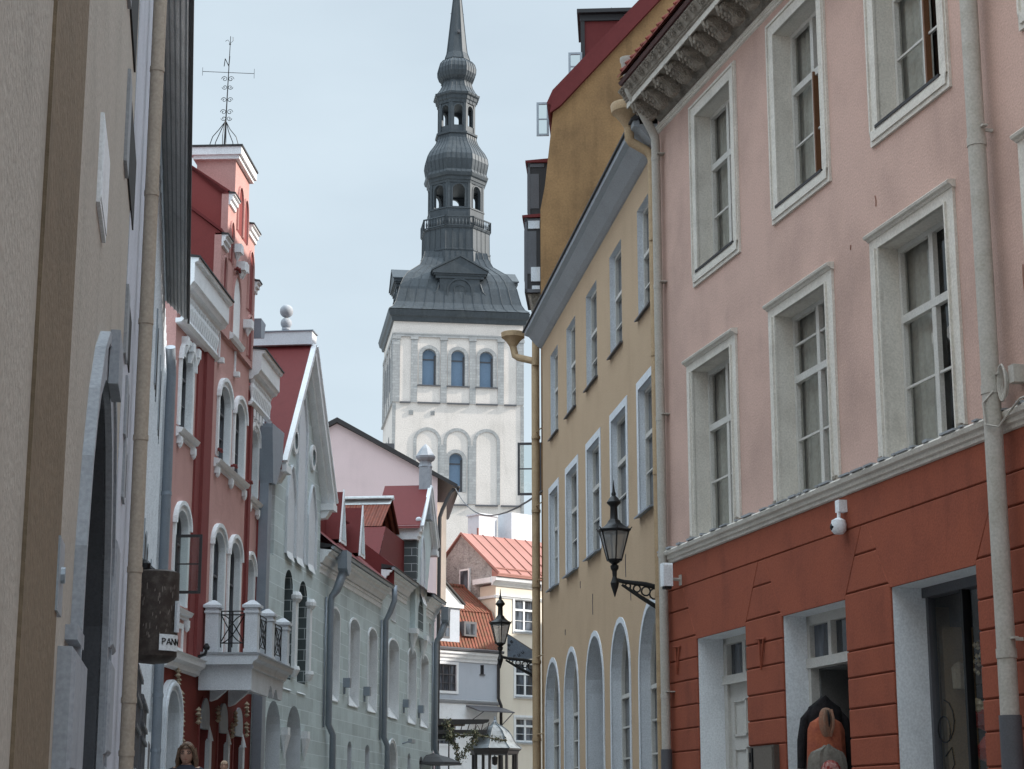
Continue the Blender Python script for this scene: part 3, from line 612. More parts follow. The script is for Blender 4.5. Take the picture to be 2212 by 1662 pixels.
m = MB(); wall(m, 0, 30, 1, 14.5, [(2+4*k, 3.2+4*k, 5+3.2*j, 7+3.2*j) for k in range(7) for j in range(3)], -.4, 9.); m.quad((0, -9.4, 1), (30, -9.4, 1), (30, -9.4, 14.5), (0, -9.4, 14.5)); m.build('wall', 'yellow', N_)
for k in range(7):
    for j in range(3): window(N_, (2+4*k, 3.2+4*k, 5+3.2*j, 7+3.2*j), .15, .12, base=-.4, cols=2)
m = MB(); m.run([(-.1, 14.5), (-5., 22.), (-9.9, 14.5)], -.1, 30.1); m.build('roof', 'redroof', N_)
K_ = facade('shade_corner_block', 'unseen broad ochre block added past the row house to shade the far houses', 'building', 12.5, 86, .05, -1, 2.1)  # unseen, placed and sized to cast shade on the houses at the end
m = MB(); wall(m, 0, 40, 2, 17.5, [(2+4*k, 3.2+4*k, 5+3.6*j, 7+3.6*j) for k in range(9) for j in range(3)], 0, 10.); m.quad((0, -10, 2), (40, -10, 2), (40, -10, 17.5), (0, -10, 17.5)); m.build('wall', 'yellow', K_)
for k in range(9):
    for j in range(3): window(K_, (2+4*k, 3.2+4*k, 5+3.6*j, 7+3.6*j), .15, .12, cols=2)
m = MB(); m.run([(.3, 17.5), (-5., 21.0), (-10.3, 17.5)], -.3, 40.3); m.build('roof', 'redroof', K_)
def baydormer(z0, z1, w, s0, s1, depth=.5, top=.12):
    q = MB(); q.box(s0, s1, -depth, w, z0, z1); r_ = q.build('dormer', 'soot', G)
    q = MB(); q.run([(-depth, z1+.001), (w+.05, z1+.001), (w+.05, z1+.05), (-depth, z1+top)], s0-.06, s1+.06); q.build('dormer_roof', 'redroof', G, parent=r_)
    q = MB()
    for a, b in ((w-.26, w-.06),):
        q.box(s0-.012, s0, a, b, z0+.25*(z1-z0), z1-.18*(z1-z0)); q.box(s0-.02, s0, w-.06, w, z0, z1); q.box(s0-.02, s0, -.02, w, z1-.1, z1-.02); q.box(s0-.02, s0, -.02, w, z0, z0+.08)
    q.box(s0+.1, s1-.1, w, w+.015, z0+.3, z1-.25); q.build('dormer_panel', 'sashdark', G, parent=r_)
    return r_
baydormer(12.75, 14.45, .36, .25, 1.7); baydormer(14.75, 16.2, .36, 1.6, 3.1)
m = MB(); m.box(.3, 1.5, -.05, .22, 12.35, 12.74); m.run([(0, 12.0), (.12, 12.36), (.3, 12.74), (-.05, 12.74)], .3, 1.6); m.build('bracket', 'stonegrey', G)
m = MB(); m.box(.22, .25, .02, .22, 13.0, 13.32); m.box(.22, .25, .03, .20, 12.82, 12.9); m.box(.225, .25, .03, .28, 14.2, 14.38); m.build('laundry_panel', 'whitegrey', G)
# roof dormers standing on the slope, open casements
m = MB(); m.box(.6, 2.0, -3.4, -.93, 18.0, 19.35); rd = m.build('roof_dormer', 'redroof', G); m = MB(); m.box(.45, 2.15, -3.5, -.82, 19.36, 19.45); m.box(.55, .6, -3.3, -.88, 19.2, 19.35); m.box(.56, .6, -.99, -.90, 17.9, 19.2); m.build('dormer_roof', 'soot', G, parent=rd)
m = MB(); m.tube([(1.2, -1.6, 19.45), (1.2, -1.6, 19.8)], [.04, .005], 6); m.build('lightning_rod', 'black', G, parent=rd)
m = MB(); m.box(1.0, 2.2, -2.2, -.22, 16.6, 17.35); rd2 = m.build('roof_dormer', 'soot', G); m = MB(); m.box(.9, 2.3, -2.2, -.16, 17.36, 17.42); m.build('dormer_roof', 'redroof', G, parent=rd2)
def casement(fr, s, w0, w1, z0, z1, mt='zinclight', par=None, bars=(.5,), t=.05):
    q = MB(); q.box(s, s+.04, w0, w0+t, z0, z1); q.box(s, s+.04, w1-t, w1, z0, z1); q.box(s, s+.04, w0+t, w1-t, z1-t, z1); q.box(s, s+.04, w0+t, w1-t, z0, z0+t)
    for b in bars: q.box(s+.008, s+.032, w0+t, w1-t, z0+(z1-z0)*b-.014, z0+(z1-z0)*b+.014)
    r_ = q.build('open_casement', mt, fr, parent=par); q = MB(); q.box(s+.018, s+.022, w0+t, w1-t, z0+t, z1-t); q.build('pane', 'clear', fr, parent=r_); return r_
casement(G, .9, -.16, .12, 16.6, 17.4); casement(G, .5, -.93, -.62, 17.75, 18.42)
casement(G, 1.0, .04, .56, 8.42, 9.58, 'sashdark')

# ================================================================= NEAR LEFT WALLS
LT = dict(x0=-.5, y0=0., t=-.17, side=1)
A = facade('portal_house', 'beige plastered house front with brown band and grey stone portal at the far left edge', 'building', -.5, 0, -.17, 1, 0.)
ph = (8.25, 11.0, .2, 3.78, 1.5)
m = MB(); wall(m, -3, 12.0, -.2, 13., [ph], 0, 7.); m.build('wall', 'beige', A)
m = MB(); m.box(5.56, 6.99, -.01, .012, -.2, 13.); m.build('painted_band', 'brown', A)
m = MB(); reveal(m, ph, .0, -.62); m.build('portal_reveal', 'shadereveal', A)
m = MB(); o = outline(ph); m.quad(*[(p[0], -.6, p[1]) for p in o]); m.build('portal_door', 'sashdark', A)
m = MB()
ring(m, ph, .24, -.01, .035, False); ring(m, ph, .06, .035, .05, False, inner=.18); m.build('portal_surround', 'greystone', A)
m = MB(); m.box(7.7, 8.2, .0, .05, 2.3, 2.36)
for z0, z1 in ((.3, 1.15), (1.2, 1.72), (1.76, 2.25)): m.bevblock([(7.3, z0), (8.22, z0), (8.22, z1), (7.3, z1)], 0, .07 if z0 > 1.7 else .09, .01, .02)
for z0, z1 in ((.3, 1.15), (1.2, 1.9), (1.95, 2.5), (2.55, 3.2)): m.bevblock([(11.02, z0), (11.6, z0), (11.6, z1), (11.02, z1)], 0, .06, .01, .02)
m.box(9.4, 9.85, .04, .09, 3.74, 4.02)
m.build('rusticated_block', 'greystone', A)
m = MB(); m.box(8.28, 8.92, .0, .018, 4.33, 4.76); m.box(8.3, 8.9, .018, .022, 4.36, 4.73); m.build('wall_plaque', 'white', A)
m = MB(); m.box(6.88, 7.14, .0, .02, 2.33, 2.6); m.tube([(7., .02, 2.47), (7., .035, 2.47)], .03, 8); m.build('meter_hatch', 'zinclight', A)
B = facade('lilac_house', 'pale lilac plastered house front between the stone portal and the beige downpipe', 'building', -.5-.17*12.0/1.01435, 12.0/1.01435, -.17, 1, .4)
m = MB(); wall(m, 0.02, 5.2, .1, 13.5, [], .004, 7.); m.build('wall', 'lilac', B)
for s0, s1, z0, z1 in ((.3, .95, 4.62, 4.98), (.85, 1.15, 4.2, 4.5), (1.0, 1.3, 3.8, 4.1), (-.9, .45, 5.5, 5.98), (-1.6, -.4, 6.3, 6.9)):
    m = MB(); m.box(s0, s1, .0, .012, z0, z1); w_ = m.build('window', 'room', B); m = MB(); m.box(s0-.35, s0-.02, .0, .02, z0-.1, z1); m.build('shutter', 'soffit', B, parent=w_)
m = MB(); z = .3
m.tube([(1.75, .085, .3), (1.75, .085, 13.3)], .052, 14)
for z in (2.05, 2.42, 3.35, 4.32, 5.2, 6.2, 7.2): m.tube([(1.75, .085, z-.02), (1.75, .085, z+.02)], .057, 14)
m.build('downpipe', mat('beige_painted_pipe', (.42, .355, .285), (.36, .30, .24), sc=3, stain=.5, rough=.6, bump=.05), B, smooth=True)
C = facade('boarded_house', 'tall grey white boarded house with dark boarded eaves left of the red gabled house', 'building', -.62-.17*17/1.01435, 17/1.01435, -.17, 1, .6)
m = MB(); wall(m, .05, 23.35, .3, 9.95, [], 0, 7.); m.build('wall', 'whitegrey', C)
m = MB(); s = .1
while s < 23.3: m.box(s, s+.05, 0, .012, 3.2, 9.9); s += .55
m.build('cover_strip', 'white', C)
m = MB(); m.run([(-.05, 10.02), (.36, 9.64), (.38, 9.68), (.38, 9.72), (-.05, 10.2)], -.05, 13.6); m.build('eaves_soffit', 'sidingdark', C)
m = MB()
for k in range(6): w = .03+k*.058; z = 9.975-(w+.02)*.92; m.run([(w, z-.012), (w+.012, z-.022), (w+.012, z+.03), (w, z+.03)], -.05, 13.6)
m.build('soffit_batten', 'soffit', C)
m = MB(); m.run([(.38, 9.60), (.415, 9.60), (.415, 9.72), (-6., 14.5), (-6., 14.45), (.38, 9.70)], -.05, 13.65); m.build('roof', 'soot', C)
for s0, z0, z1 in ((2.6, 7.2, 7.8), (5.0, 7.3, 8.0), (8.4, 7.4, 8.2), (3.4, 4.3, 4.9), (4.6, 4.3, 4.95), (6.4, 4.4, 5.0), (7.6, 4.4, 5.0), (11., 4.4, 5.1), (11.5, 7.4, 8.3), (1.0, 3.5, 4.25)):
    m = MB(); m.box(s0, s0+.95, .0, .016, z0, z1+.1); w_ = m.build('window', 'room', C)
    m = MB(); m.box(s0-.12, s0-.01, 0, .024, z0-.05, z1+.2); m.box(s0+.96, s0+1.07, 0, .02, z0-.05, z1+.2); m.build('window_trim', 'zinclight', C, parent=w_)
for s0, z0, z1 in ((4.5, 2.2, 3.35), (8.4, 2.2, 3.2)):
    m = MB(); m.box(s0, s0+2.6, .0, .03, z0, z1)
    for k in range(14): m.box(s0+.1+k*.18, s0+.16+k*.18, .03, .045, z0, z1)
    for z in (z1-.12, z1-.42, z0+.4): m.box(s0, s0+2.6, .045, .07, z, z+.05)
    m.build('shutter', 'sashdark', C)
m = MB(); m.box(12.4, 14.4, 0, .05, 1.0, 2.9); m.build('door_surround', 'white', C); m = MB(); m.box(12.7, 14.1, .05, .055, 1.0, 2.75); m.build('door', 'sashdark', C)
m = MB(); m.tube([(15.2, .13, 1.), (15.2, .13, 9.1), (14.9, .1, 9.5)], .085, 12)
for z in (2.7, 3.6, 4.5, 5.6, 7.0): m.tube([(15.2, .13, z-.03), (15.2, .13, z+.03)], .095, 12)
m.build('downpipe', 'zinc', C, smooth=True)
m = MB(); m.box(15.45, 15.55, .0, .2, 3., 9.4); m.build('corner_board', 'white', C)

# ================================================================= RED GABLED HOUSE
R = facade('red_gabled_house', 'salmon red house with stepped gable, white arched windows and heavy white bracketed cornices', 'building', -7.28, 40, .055, 1, 1.2)
up = [(.25, 1.30, 9.95, 11.75, .35), (3.98, 5.22, 9.98, 11.78, .38), (5.88, 7.05, 9.98, 11.76, .38), (8.15, 9.22, 9.84, 11.55, .35)]
lo = [(.3, 1.42, 6.12, 8.16, .36), (3.85, 5.12, 5.3, 8.22, .38), (5.78, 7.02, 5.3, 8.24, .38), (8.15, 9.18, 6.0, 8.14, .36)]
m = MB(); wall(m, -.3, 3.3, 4.95, 12.6, [up[0], lo[0]], 0, 6.); wall(m, 7.6, 10.05, 4.95, 12.6, [up[3], lo[3]], 0, 6.); m.build('wing_wall', 'salmon', R)
m = MB(); wall(m, 3.3, 7.6, 4.95, 13.0, [up[1], up[2], lo[1], lo[2]], 0.06, 5.0); m.build('bay_wall', 'salmon', R)
m = MB()
for a, b, w in ((1.85, 2.35, .05), (2.35, 3.12, .12), (3.12, 3.34, .04), (7.56, 7.72, .07), (7.72, 8.0, .12), (9.5, 9.68, .05), (9.68, 10.05, .1)): m.box(a, b, -.01, w, 4.95, 12.4 if a > 3.0 and a < 9 else 12.3)
m.build('pilaster', 'darkred', R)
for i, h in enumerate(up+lo):
    b_ = .06 if i in (1, 2, 5, 6) else 0.
    window(R, h, .16, .17, surmat='white', surw=.05, revmat=None, smat='sashdark', gmat='glass2' if i % 2 else 'glass', cols=2, rows=(.66,), bars=(.33,), fw=.05, mull=.05, base=b_, bottom=False, name='arched_window',
           extra=lambda mm, h=h, b_=b_: ring(mm, h, .06, b_, b_+.09, False, inner=.13) if False else None)
def hoodmould(h, b_):
    m = MB(); o1 = outline(h, .12)[1:-1]; o2 = outline(h, .21)[1:-1]
    for k in range(len(o1)-1):
        a, b, c, d = o1[k], o1[k+1], o2[k+1], o2[k]; w = b_+.10
        m.poly([(a[0], b_, a[1]), (b[0], b_, b[1]), (c[0], b_, c[1]), (d[0], b_, d[1]), (a[0], w, a[1]), (b[0], w, b[1]), (c[0], w, c[1]), (d[0], w, d[1])], [(4, 5, 6, 7), (0, 1, 5, 4), (2, 3, 7, 6)])
    m.build('hood_mould', 'white', R)
for i, h in enumerate(up+lo): hoodmould(h, .06 if i in (1, 2, 5, 6) else 0.)
def rsill(s0, s1, z, b_=0.):
    m = MB(); m.run([(b_, z-.02), (b_+.06, z-.0), (b_+.06, z+.06), (b_+.12, z+.07), (b_+.15, z+.12), (b_+.17, z+.16), (b_, z+.2)], s0, s1)
    for s in (s0+.1, s1-.25)+(((s0+s1)/2-.1,) if s1-s0 > 2.5 else ()): m.box(s, s+.16, b_, b_+.11, z-.16, z-.01); m.lathe(s+.08, b_+.06, [(.005, z-.27), (.05, z-.22), (.06, z-.16)], 8)
    m.build('sill', 'white', R)
rsill(.05, 1.75, 9.70); rsill(3.7, 7.35, 9.70, .06); rsill(8.0, 9.5, 9.55); rsill(.05, 1.75, 5.85); rsill(8.0, 9.5, 5.75)
m = MB(); ring(m, (.45, 1.25, 5.2, 5.62), .12, -.01, .04); m.build('panel_frame', 'white', R); m = MB(); m.box(.45, 1.25, .0, .01, 5.2, 5.62); m.build('panel', 'salmon', R)
m = MB()   # little arched corbel friezes
for s0, z0 in ((.35, 12.0), (.95, 12.0), (1.5, 12.0), (8.1, 12.05), (8.5, 12.05), (8.95, 12.05), (9.35, 12.05)):
    m.box(s0-.1, s0+.12, 0, .14, z0-.25, z0-.05); m.lathe(s0, .07, [(.005, z0-.48), (.05, z0-.38), (.08, z0-.26)], 6); m.box(s0-.06, s0+.06, 0, .08, z0-.5, z0-.3)
m.build('corbel', 'white', R)
def rcornice(s0, s1, zt, sd):
    m = MB(); zb = zt-.55
    m.run([(0, zb-.22), (.16, zb-.2), (.2, zb-.12), (.3, zb-.08), (.34, zb), (.38, zb+.03), (.38, zt-.1), (.45, zt-.07), (.47, zt), (0, zt+.05)], s0, s1); c_ = m.build('cornice', 'white', R)
    m = MB(); m.run([(0, zt+.05), (.5, zt+.005), (.5, zt+.04), (0, zt+.12)], s0-.03, s1+.03); m.build('cornice_flashing', 'soot', R, parent=c_)
    m = MB(); s = s0+.12
    while s < s1-.05:
        m.lathe(s, .13, [(.03, zb-.82), (.055, zb-.76), (.03, zb-.68), (.05, zb-.55), (.075, zb-.42), (.045, zb-.3), (.07, zb-.24), (.07, zb-.2)], 10); s += .215
    m.run([(0, zb-.9), (.14, zb-.88), (.2, zb-.8), (0, zb-.8)], s0, s1)
    m.build('baluster_frieze', 'white', R, parent=c_)
rcornice(-.4, 3.33, 13.55, -1); rcornice(7.56, 10.25, 13.45, 1)
# stepped gable
sp = [(3.33, 12.2), (7.58, 12.2), (7.58, 13.2), (8.15, 15.05), (8.15, 15.25), (7.55, 15.25), (7.55, 16.5), (6.42, 16.5), (6.42, 17.62), (4.68, 17.62), (4.68, 16.5), (4.15, 16.5), (4.15, 15.25), (3.34, 15.25)]
m = MB(); m.prism([(3.3, 12.95), (7.62, 12.95), (7.62, 15.25), (3.3, 15.25)], -.03, .14); m.prism([(3.95, 15.25), (7.35, 15.25), (7.35, 16.5), (3.95, 16.5)], -.03, .14); m.prism([(4.66, 16.5), (6.4, 16.5), (6.4, 17.85), (4.66, 17.85)], -.84, .14)
m.build('gable', 'salmon', R)
m = MB()
m.run([(-.02, 16.5), (.13, 16.5), (-1.4, 17.55), (-1.4, 15.2), (-.02, 15.2)], 4.0, 4.655); m.run([(-.02, 15.3), (.13, 15.3), (-1.4, 16.5), (-1.4, 13.), (-.02, 13.)], 3.32, 3.94)
m.build('gable_shoulder', 'darkred', R)
m = MB(); m.run([(-.02, 16.5), (.16, 16.5), (-1.4, 17.58), (-1.4, 17.66), (.16, 16.58)], 3.94, 4.655); m.run([(.16, 15.3), (-1.4, 16.5), (-1.4, 16.58), (.16, 15.38)], 3.27, 3.94); m.run([(.16, 16.5), (-.5, 17.0), (-.5, 17.08), (.16, 16.58)], 6.42, 7.45); m.run([(.16, 15.27), (-.5, 15.8), (-.5, 15.88), (.16, 15.35)], 7.37, 7.75)
m.build('shoulder_roof', 'redroof', R)
def corn(s0, s1, z, w0=.14):
    m = MB(); m.run([(w0, z-.28), (w0+.05, z-.26), (w0+.05, z-.16), (w0+.1, z-.14), (w0+.1, z-.05), (w0+.15, z-.03), (w0+.15, z), (w0, z)], s0, s1); m.build('step_moulding', 'white', R)
    m = MB(); m.run([(w0, z+.002), (w0+.17, z+.002), (w0+.17, z+.035), (w0, z+.06)], s0-.02, s1+.02); m.build('step_flashing', 'soot', R)
corn(3.96, 4.66, 16.5); corn(3.31, 3.95, 15.25); corn(6.4, 7.36, 16.5); corn(7.35, 7.72, 15.25)
m = MB(); m.box(4.56, 6.5, -.92, .24, 17.62, 17.72); m.box(4.50, 6.56, -.98, .3, 17.72, 17.92); m.build('tower_cornice', 'white', R); m = MB(); m.box(4.47, 6.59, -1.01, .33, 17.921, 17.97); m.build('tower_flashing', 'soot', R)
def niche(s0, s1, z0, z1, mt='darkred', w=.14, rise=None):
    m = MB(); h = (s0, s1, z0, z1, rise or (s1-s0)*.8); o = outline(h); m.quad(*[(p[0], w+.006, p[1]) for p in o]); r_ = m.build('niche', mt, R)
    m = MB(); ring(m, h, .05, w, w+.05, False); m.build('niche_rim', 'salmon', R, parent=r_)
niche(5.0, 5.6, 15.9, 17.1); niche(5.75, 6.25, 15.9, 17.0); niche(4.2, 4.6, 14.9, 15.9); niche(3.5, 3.9, 13.9, 14.8); niche(6.6, 7.2, 14.3, 15.9); niche(6.75, 7.25, 13.1, 14.2)
niche(4.75, 5.75, 13.2, 14.75, 'white')
rsillz = MB(); rsillz.run([(.14, 13.0), (.22, 13.02), (.26, 13.12), (.14, 13.2)], 4.6, 6.0); rsillz.build('sill', 'white', R)
m = MB()
for s0, z0 in ((4.6, 15.2), (5.35, 14.95), (5.1, 14.9), (6.2, 13.7)):
    m.box(s0, s0+.3, .14, .36, z0, z0+.22); m.lathe(s0+.15, .24, [(.005, z0-.2), (.06, z0-.1), (.1, z0)], 6)
for s0, z0 in ((3.7, 12.2), (5.6, 12.3)): m.box(s0, s0+.16, .06, .2, z0, z0+.12); m.box(s0+.04, s0+.1, .06, .1, z0+.12, z0+.9)
m.build('corbel', 'white', R)
m = MB(); m.prism([(8.05, 13.9), (8.5, 14.0), (8.6, 14.35), (8.65, 14.36), (8.65, 14.42), (8.0, 14.42)], -.1, .25); m.build('rain_hopper', 'zinc', R)
body(R, 0, 9.9, -.6, -7, 1, 12.6, 'darkred')
m = MB(); m.run([(0, 13.5), (-5, 17.), (-9, 13.)], 0, 9.9); m.build('roof', 'redroof', R)
m = MB(); m.run([(0, 4.70), (.10, 4.74), (.12, 4.84), (.22, 4.90), (.24, 5.0), (.28, 5.05), (0, 5.1)], -.3, 2.85); m.build('string_course', 'white', R)
# ground floor
gr_d = [(3.42, 4.25, 1.2, 4.25, .55), (5.46, 6.35, 1.2, 4.15, .55), (7.3, 8.2, 1.2, 4.2, .55)]
m = MB(); wall(m, -.3, 10.05, 1., 4.95, gr_d+[(-.25, .95, 1.2, 4.25, .6)], 0, 6.); m.build('ground_floor_wall', 'deepred', R)
for h in gr_d:
    m = MB(); reveal(m, h, 0., -.4); ring(m, h, .1, -.01, .03, False); a_ = m.build('pointed_doorway', 'darkred', R)
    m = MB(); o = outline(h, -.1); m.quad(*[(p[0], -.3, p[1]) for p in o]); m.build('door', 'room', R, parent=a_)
    m = MB(); ta = (h[0]-.02, h[1]+.02, 3.6, 4.3, .5); o = outline(ta, 0); m.prism([(p[0], p[1]) for p in o], -.06, .06); m.build('tympanum', 'greystone', R, parent=a_)
    m = MB(); m.box(h[1]-.02, h[1]+.2, -.02, .09, 1.2, 3.35); m.lathe(h[1]+.09, .04, [(.11, 3.35), (.07, 3.5), (.005, 3.72)], 8); m.build('white_colonette', 'whitegrey', R, parent=a_)
h = (-.25, .95, 1.2, 4.25, .6); m = MB(); reveal(m, h, 0, -.4); ring(m, h, .22, -.01, .12, False); ring(m, h, .07, .12, .17, False, inner=.1); a_ = m.build('arched_portal', 'whitegrey', R)
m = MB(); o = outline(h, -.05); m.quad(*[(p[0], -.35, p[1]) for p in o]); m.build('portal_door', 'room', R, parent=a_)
m = MB()
for s0, z0, gd in ((.75, 4.45, 1), (1.15, 4.0, 0), (1.25, 3.6, 0), (1.3, 3.2, 0), (5.0, 3.9, 0), (7.05, 3.9, 1), (6.7, 3.6, 0), (8.5, 3.7, 0), (2.9, 3.75, 0), (8.45, 4.2, 1)):
    for j in range(4): m.lathe(s0+.05*math.sin(j*2), .1, [(.01, z0-.1+j*.09), (.075, z0-.05+j*.09), (.03, z0+j*.09), (.005, z0+.03+j*.09)], 7, rot=j)
m.build('carved_ornament', mat('weathered_gilt_stone', (.40, .33, .24), (.25, .2, .16), sc=8, stain=.7), R)
# red iron wall anchors
for s0, z0, b_ in ((3.85, 10.1, .06), (5.65, 10.05, .06), (7.35, 9.95, .12), (3.9, 5.75, .06), (5.6, 5.4, .06), (4.9, 14.85, .14)):
    m = MB(); m.tube([(s0-.12, b_+.1, z0), (s0+.25, b_+.1, z0)], .035, 6); m.tube([(s0, b_, z0), (s0, b_+.16, z0)], .03, 6); m.build('wall_anchor', 'darkred', R)
casement(R, .25, .02, .62, 6.28, 7.55, 'soot', bars=(.5,), t=.06)
# balcony
m = MB(); m.run([(.05, 4.98), (1.30, 4.98), (1.33, 5.05), (1.42, 5.1), (1.45, 5.2), (.05, 5.2)], 2.75, 7.35)
m.box(2.9, 7.2, .05, 1.3, 4.90, 4.98)
pts = [(2.92, 4.97), (2.92, 4.42), (3.1, 4.40), (5.05, 4.40)]
for i in range(7): t_ = i/6; pts.append((5.05+.62*t_, 4.40+.28*math.sin(PI*t_)))
for i in range(7): t_ = i/6; pts.append((5.75+.6*t_, 4.42+.22*math.sin(PI*t_)))
pts += [(6.9, 4.42), (7.15, 4.97)]
m.prism(pts, 1.14, 1.26); m.box(2.92, 3.02, .06, 1.14, 4.42, 4.97); m.box(7.08, 7.16, .06, 1.14, 4.6, 4.97)
bal = m.build('balcony', 'whitegrey', R)
m = MB(); m.run([(.05, 5.2), (1.47, 5.2), (1.47, 5.235), (.05, 5.26)], 2.72, 7.38); m.build('balcony_flashing', 'soffit', R, parent=bal)
def post(s, w):
    m = MB(); hb = .145; m.box(s-hb, s+hb, w-hb, w+hb, 5.26, 6.15); m.box(s-hb-.03, s+hb+.03, w-hb-.03, w+hb+.03, 6.15, 6.2); m.box(s-hb-.01, s+hb+.01, w-hb-.01, w+hb+.01, 6.2, 6.27); m.box(s-hb-.06, s+hb+.06, w-hb-.06, w+hb+.06, 6.27, 6.33)
    m.lathe(s, w, [((hb+.05)*1.414, 6.33), ((hb)*1.3, 6.38), (.05, 6.45)], 4); m.box(s-hb-.02, s+hb+.02, w-hb-.02, w+hb+.02, 5.26, 5.34)
    m.build('balcony_post', 'whitegrey', R, parent=bal)
post(3.05, .32); post(3.05, 1.22); post(4.95, 1.22); post(7.02, 1.22)
def grille(p0, p1):
    (a, b), (c, d) = p0, p1; L_ = math.hypot(c-a, d-b); f = lambda u, z: (a+(c-a)*u, b+(d-b)*u, z); m = MB(); r_ = .014
    for z in (5.48, 6.12, 6.2): m.tube([f(0, z), f(1, z)], r_, 5)
    for u in (0.02, .5, .98): m.tube([f(u, 5.38), f(u, 6.2)], r_, 5)
    n = max(1, round(L_/.9))
    for k in range(n):
        u0, u1 = k/n, (k+1)/n
        m.tube([f(u0+(u1-u0)*i/12, 5.48+.64*math.sin(PI*i/24)) for i in range(13)], r_, 5); m.tube([f(u1-(u1-u0)*i/12, 5.48+.64*math.sin(PI*i/24)) for i in range(13)], r_, 5)
        m.tube([f(u0+(u1-u0)*i/12, 6.12-.64*math.sin(PI*i/24)) for i in range(13)], r_, 5); m.tube([f(u1-(u1-u0)*i/12, 6.12-.64*math.sin(PI*i/24)) for i in range(13)], r_, 5)
    m.build('balcony_railing', 'black', R, parent=bal)
grille((3.05, .5), (3.05, 1.04)); grille((3.23, 1.22), (4.77, 1.22)); grille((5.13, 1.22), (6.84, 1.22))
m = MB()
for w in (.35, .95): m.run([(.06, 4.25), (.2, 4.3), (.6, 4.65), (.6, 4.9), (.06, 4.9)], 2.95+w*3.5, 3.15+w*3.5)
m.build('balcony_bracket', 'whitegrey', R, parent=bal)
m = MB(); m.tube([(2.5, .1, 5.12), (2.5, .28, 5.18), (2.47, .32, 5.32)], .035, 6); m.lathe(2.46, .32, [(.06, 5.28), (.08, 5.34), (.03, 5.42)], 8)
fl = facade('floodlight', 'small black floodlight on the ledge beside the balcony', 'lamp', -7.28, 40, .055, 1, 5.); m.build('lamp_head', 'black', fl)
# weather vane on the gable tower
VX = R.world(5.5, -.36, 17.97); V = Frame('weather_vane', 'wrought iron weather vane with letter N and scrolls on top of the stepped gable', 'weather vane', VX.x, VX.y, 0., -1, 17.97)
m = MB(); m.tube([(0, 0, 17.97), (0.03, 0, 19.3), (.07, 0, 21.3)], [.022, .016, .008], 6)
def scroll(mb, x, z, sx, sz, R0, r_=.009, ph=0.):
    mb.tube([(x+sx*(R0-R0*.78*i/16*1.0)*math.cos(i*.5+ph)+sx*R0, 0, z+sz*(R0-R0*.78*i/16)*math.sin(i*.5+ph)) for i in range(17)], r_, 4)
for z0, R0 in ((19.05, .07), (19.22, .08), (19.55, .075), (19.9, .07), (20.12, .08)):
    for sx in (-1, 1): scroll(m, .035, z0, sx, 1 if R0 != .07 else -1, R0)
for sx in (-1, 1):
    m.tube([(sx*.02+.02, 0, 18.95), (sx*.14, 0, 18.75), (sx*.30, 0, 18.55), (sx*.36, 0, 18.35), (sx*.30, 0, 18.1), (sx*.22, 0, 17.98)], .011, 5)
    m.tube([(sx*.02+.02, 0, 18.95), (sx*.1, 0, 18.7), (sx*.22, 0, 18.4), (sx*.24, 0, 18.25), (sx*.20, 0, 18.0)], .011, 5); scroll(m, 0, 18.15, sx, 1, .085, .011)
m.tube([(0.02, .1, 18.95), (0, .28, 18.5), (0, .2, 17.98)], .01, 5); m.tube([(0.02, -.1, 18.95), (0, -.28, 18.5), (0, -.2, 17.98)], .01, 5)
m.lathe(.06, 0, [(.004, 21.05), (.03, 21.08), (.004, 21.12)], 6); m.tube([(-.06, 0, 21.16), (0, 0, 21.2), (.07, 0, 21.1), (.14, 0, 21.18), (.13, 0, 21.28)], .007, 4)
m.build('scrollwork', 'black', V)
m = MB(); m.tube([(-.62, 0, 20.33), (.71, 0, 20.27)], .008, 4); m.tube([(-.62, 0, 20.22), (-.62, 0, 20.44)], .006, 4); m.tube([(.71, 0, 20.14), (.71, 0, 20.4)], .006, 4); m.build('crossbar', 'black', V)
m = MB(); m.tube([(-.07, 0, 20.47), (-.05, 0, 20.68)], .011, 5); m.tube([(-.05, 0, 20.68), (.05, 0, 20.47)], .011, 5); m.tube([(.05, 0, 20.47), (.065, 0, 20.75)], .014, 5); m.build('letter', 'black', V)

# ================================================================= GREEN HOUSE
E_ = facade('grey_green_house', 'long grey green house with painted block joints, white cornice, pointed gable and dark red roof', 'building', -6.76, 49.5, .1157, 1, 1.45)
gw = [(9.45, 10.85, 5.22, 8.05, .3), (12.5, 14.1, 5.22, 8.02, .3), (15.75, 17.3, 5.22, 8.02, .3), (19.6, 21.7, 5.22, 8.02, .32), (23.9, 25.7, 5.22, 8.05, .3), (26.85, 28.75, 5.22, 8.05, .3)]
gg = [(12.6, 13.3, 1.5, 4.05, .2), (15.6, 16.4, 1.5, 4.05, .2), (19.6, 21.4, 1.5, 4.3, .8), (24.1, 24.8, 1.5, 4.05, .2), (26.9, 27.7, 1.5, 4.02, .2)]
gx = [(20.1, 21.2, 8.75, 9.45), (29.0, 29.7, 8.7, 9.5)]
m = MB(); wall(m, 7.6, 18.0, 1.2, 9.35, gw[:3]+gg[:2], 0, 6.); wall(m, 18.0, 30.4, 1.2, 10.05, gw[3:]+gg[2:]+gx, 0, 6.)
m.build('wall', 'green', E_)
body(E_, 8, 30, -1.0, -9, 1.2, 9.3, 'greenflat')
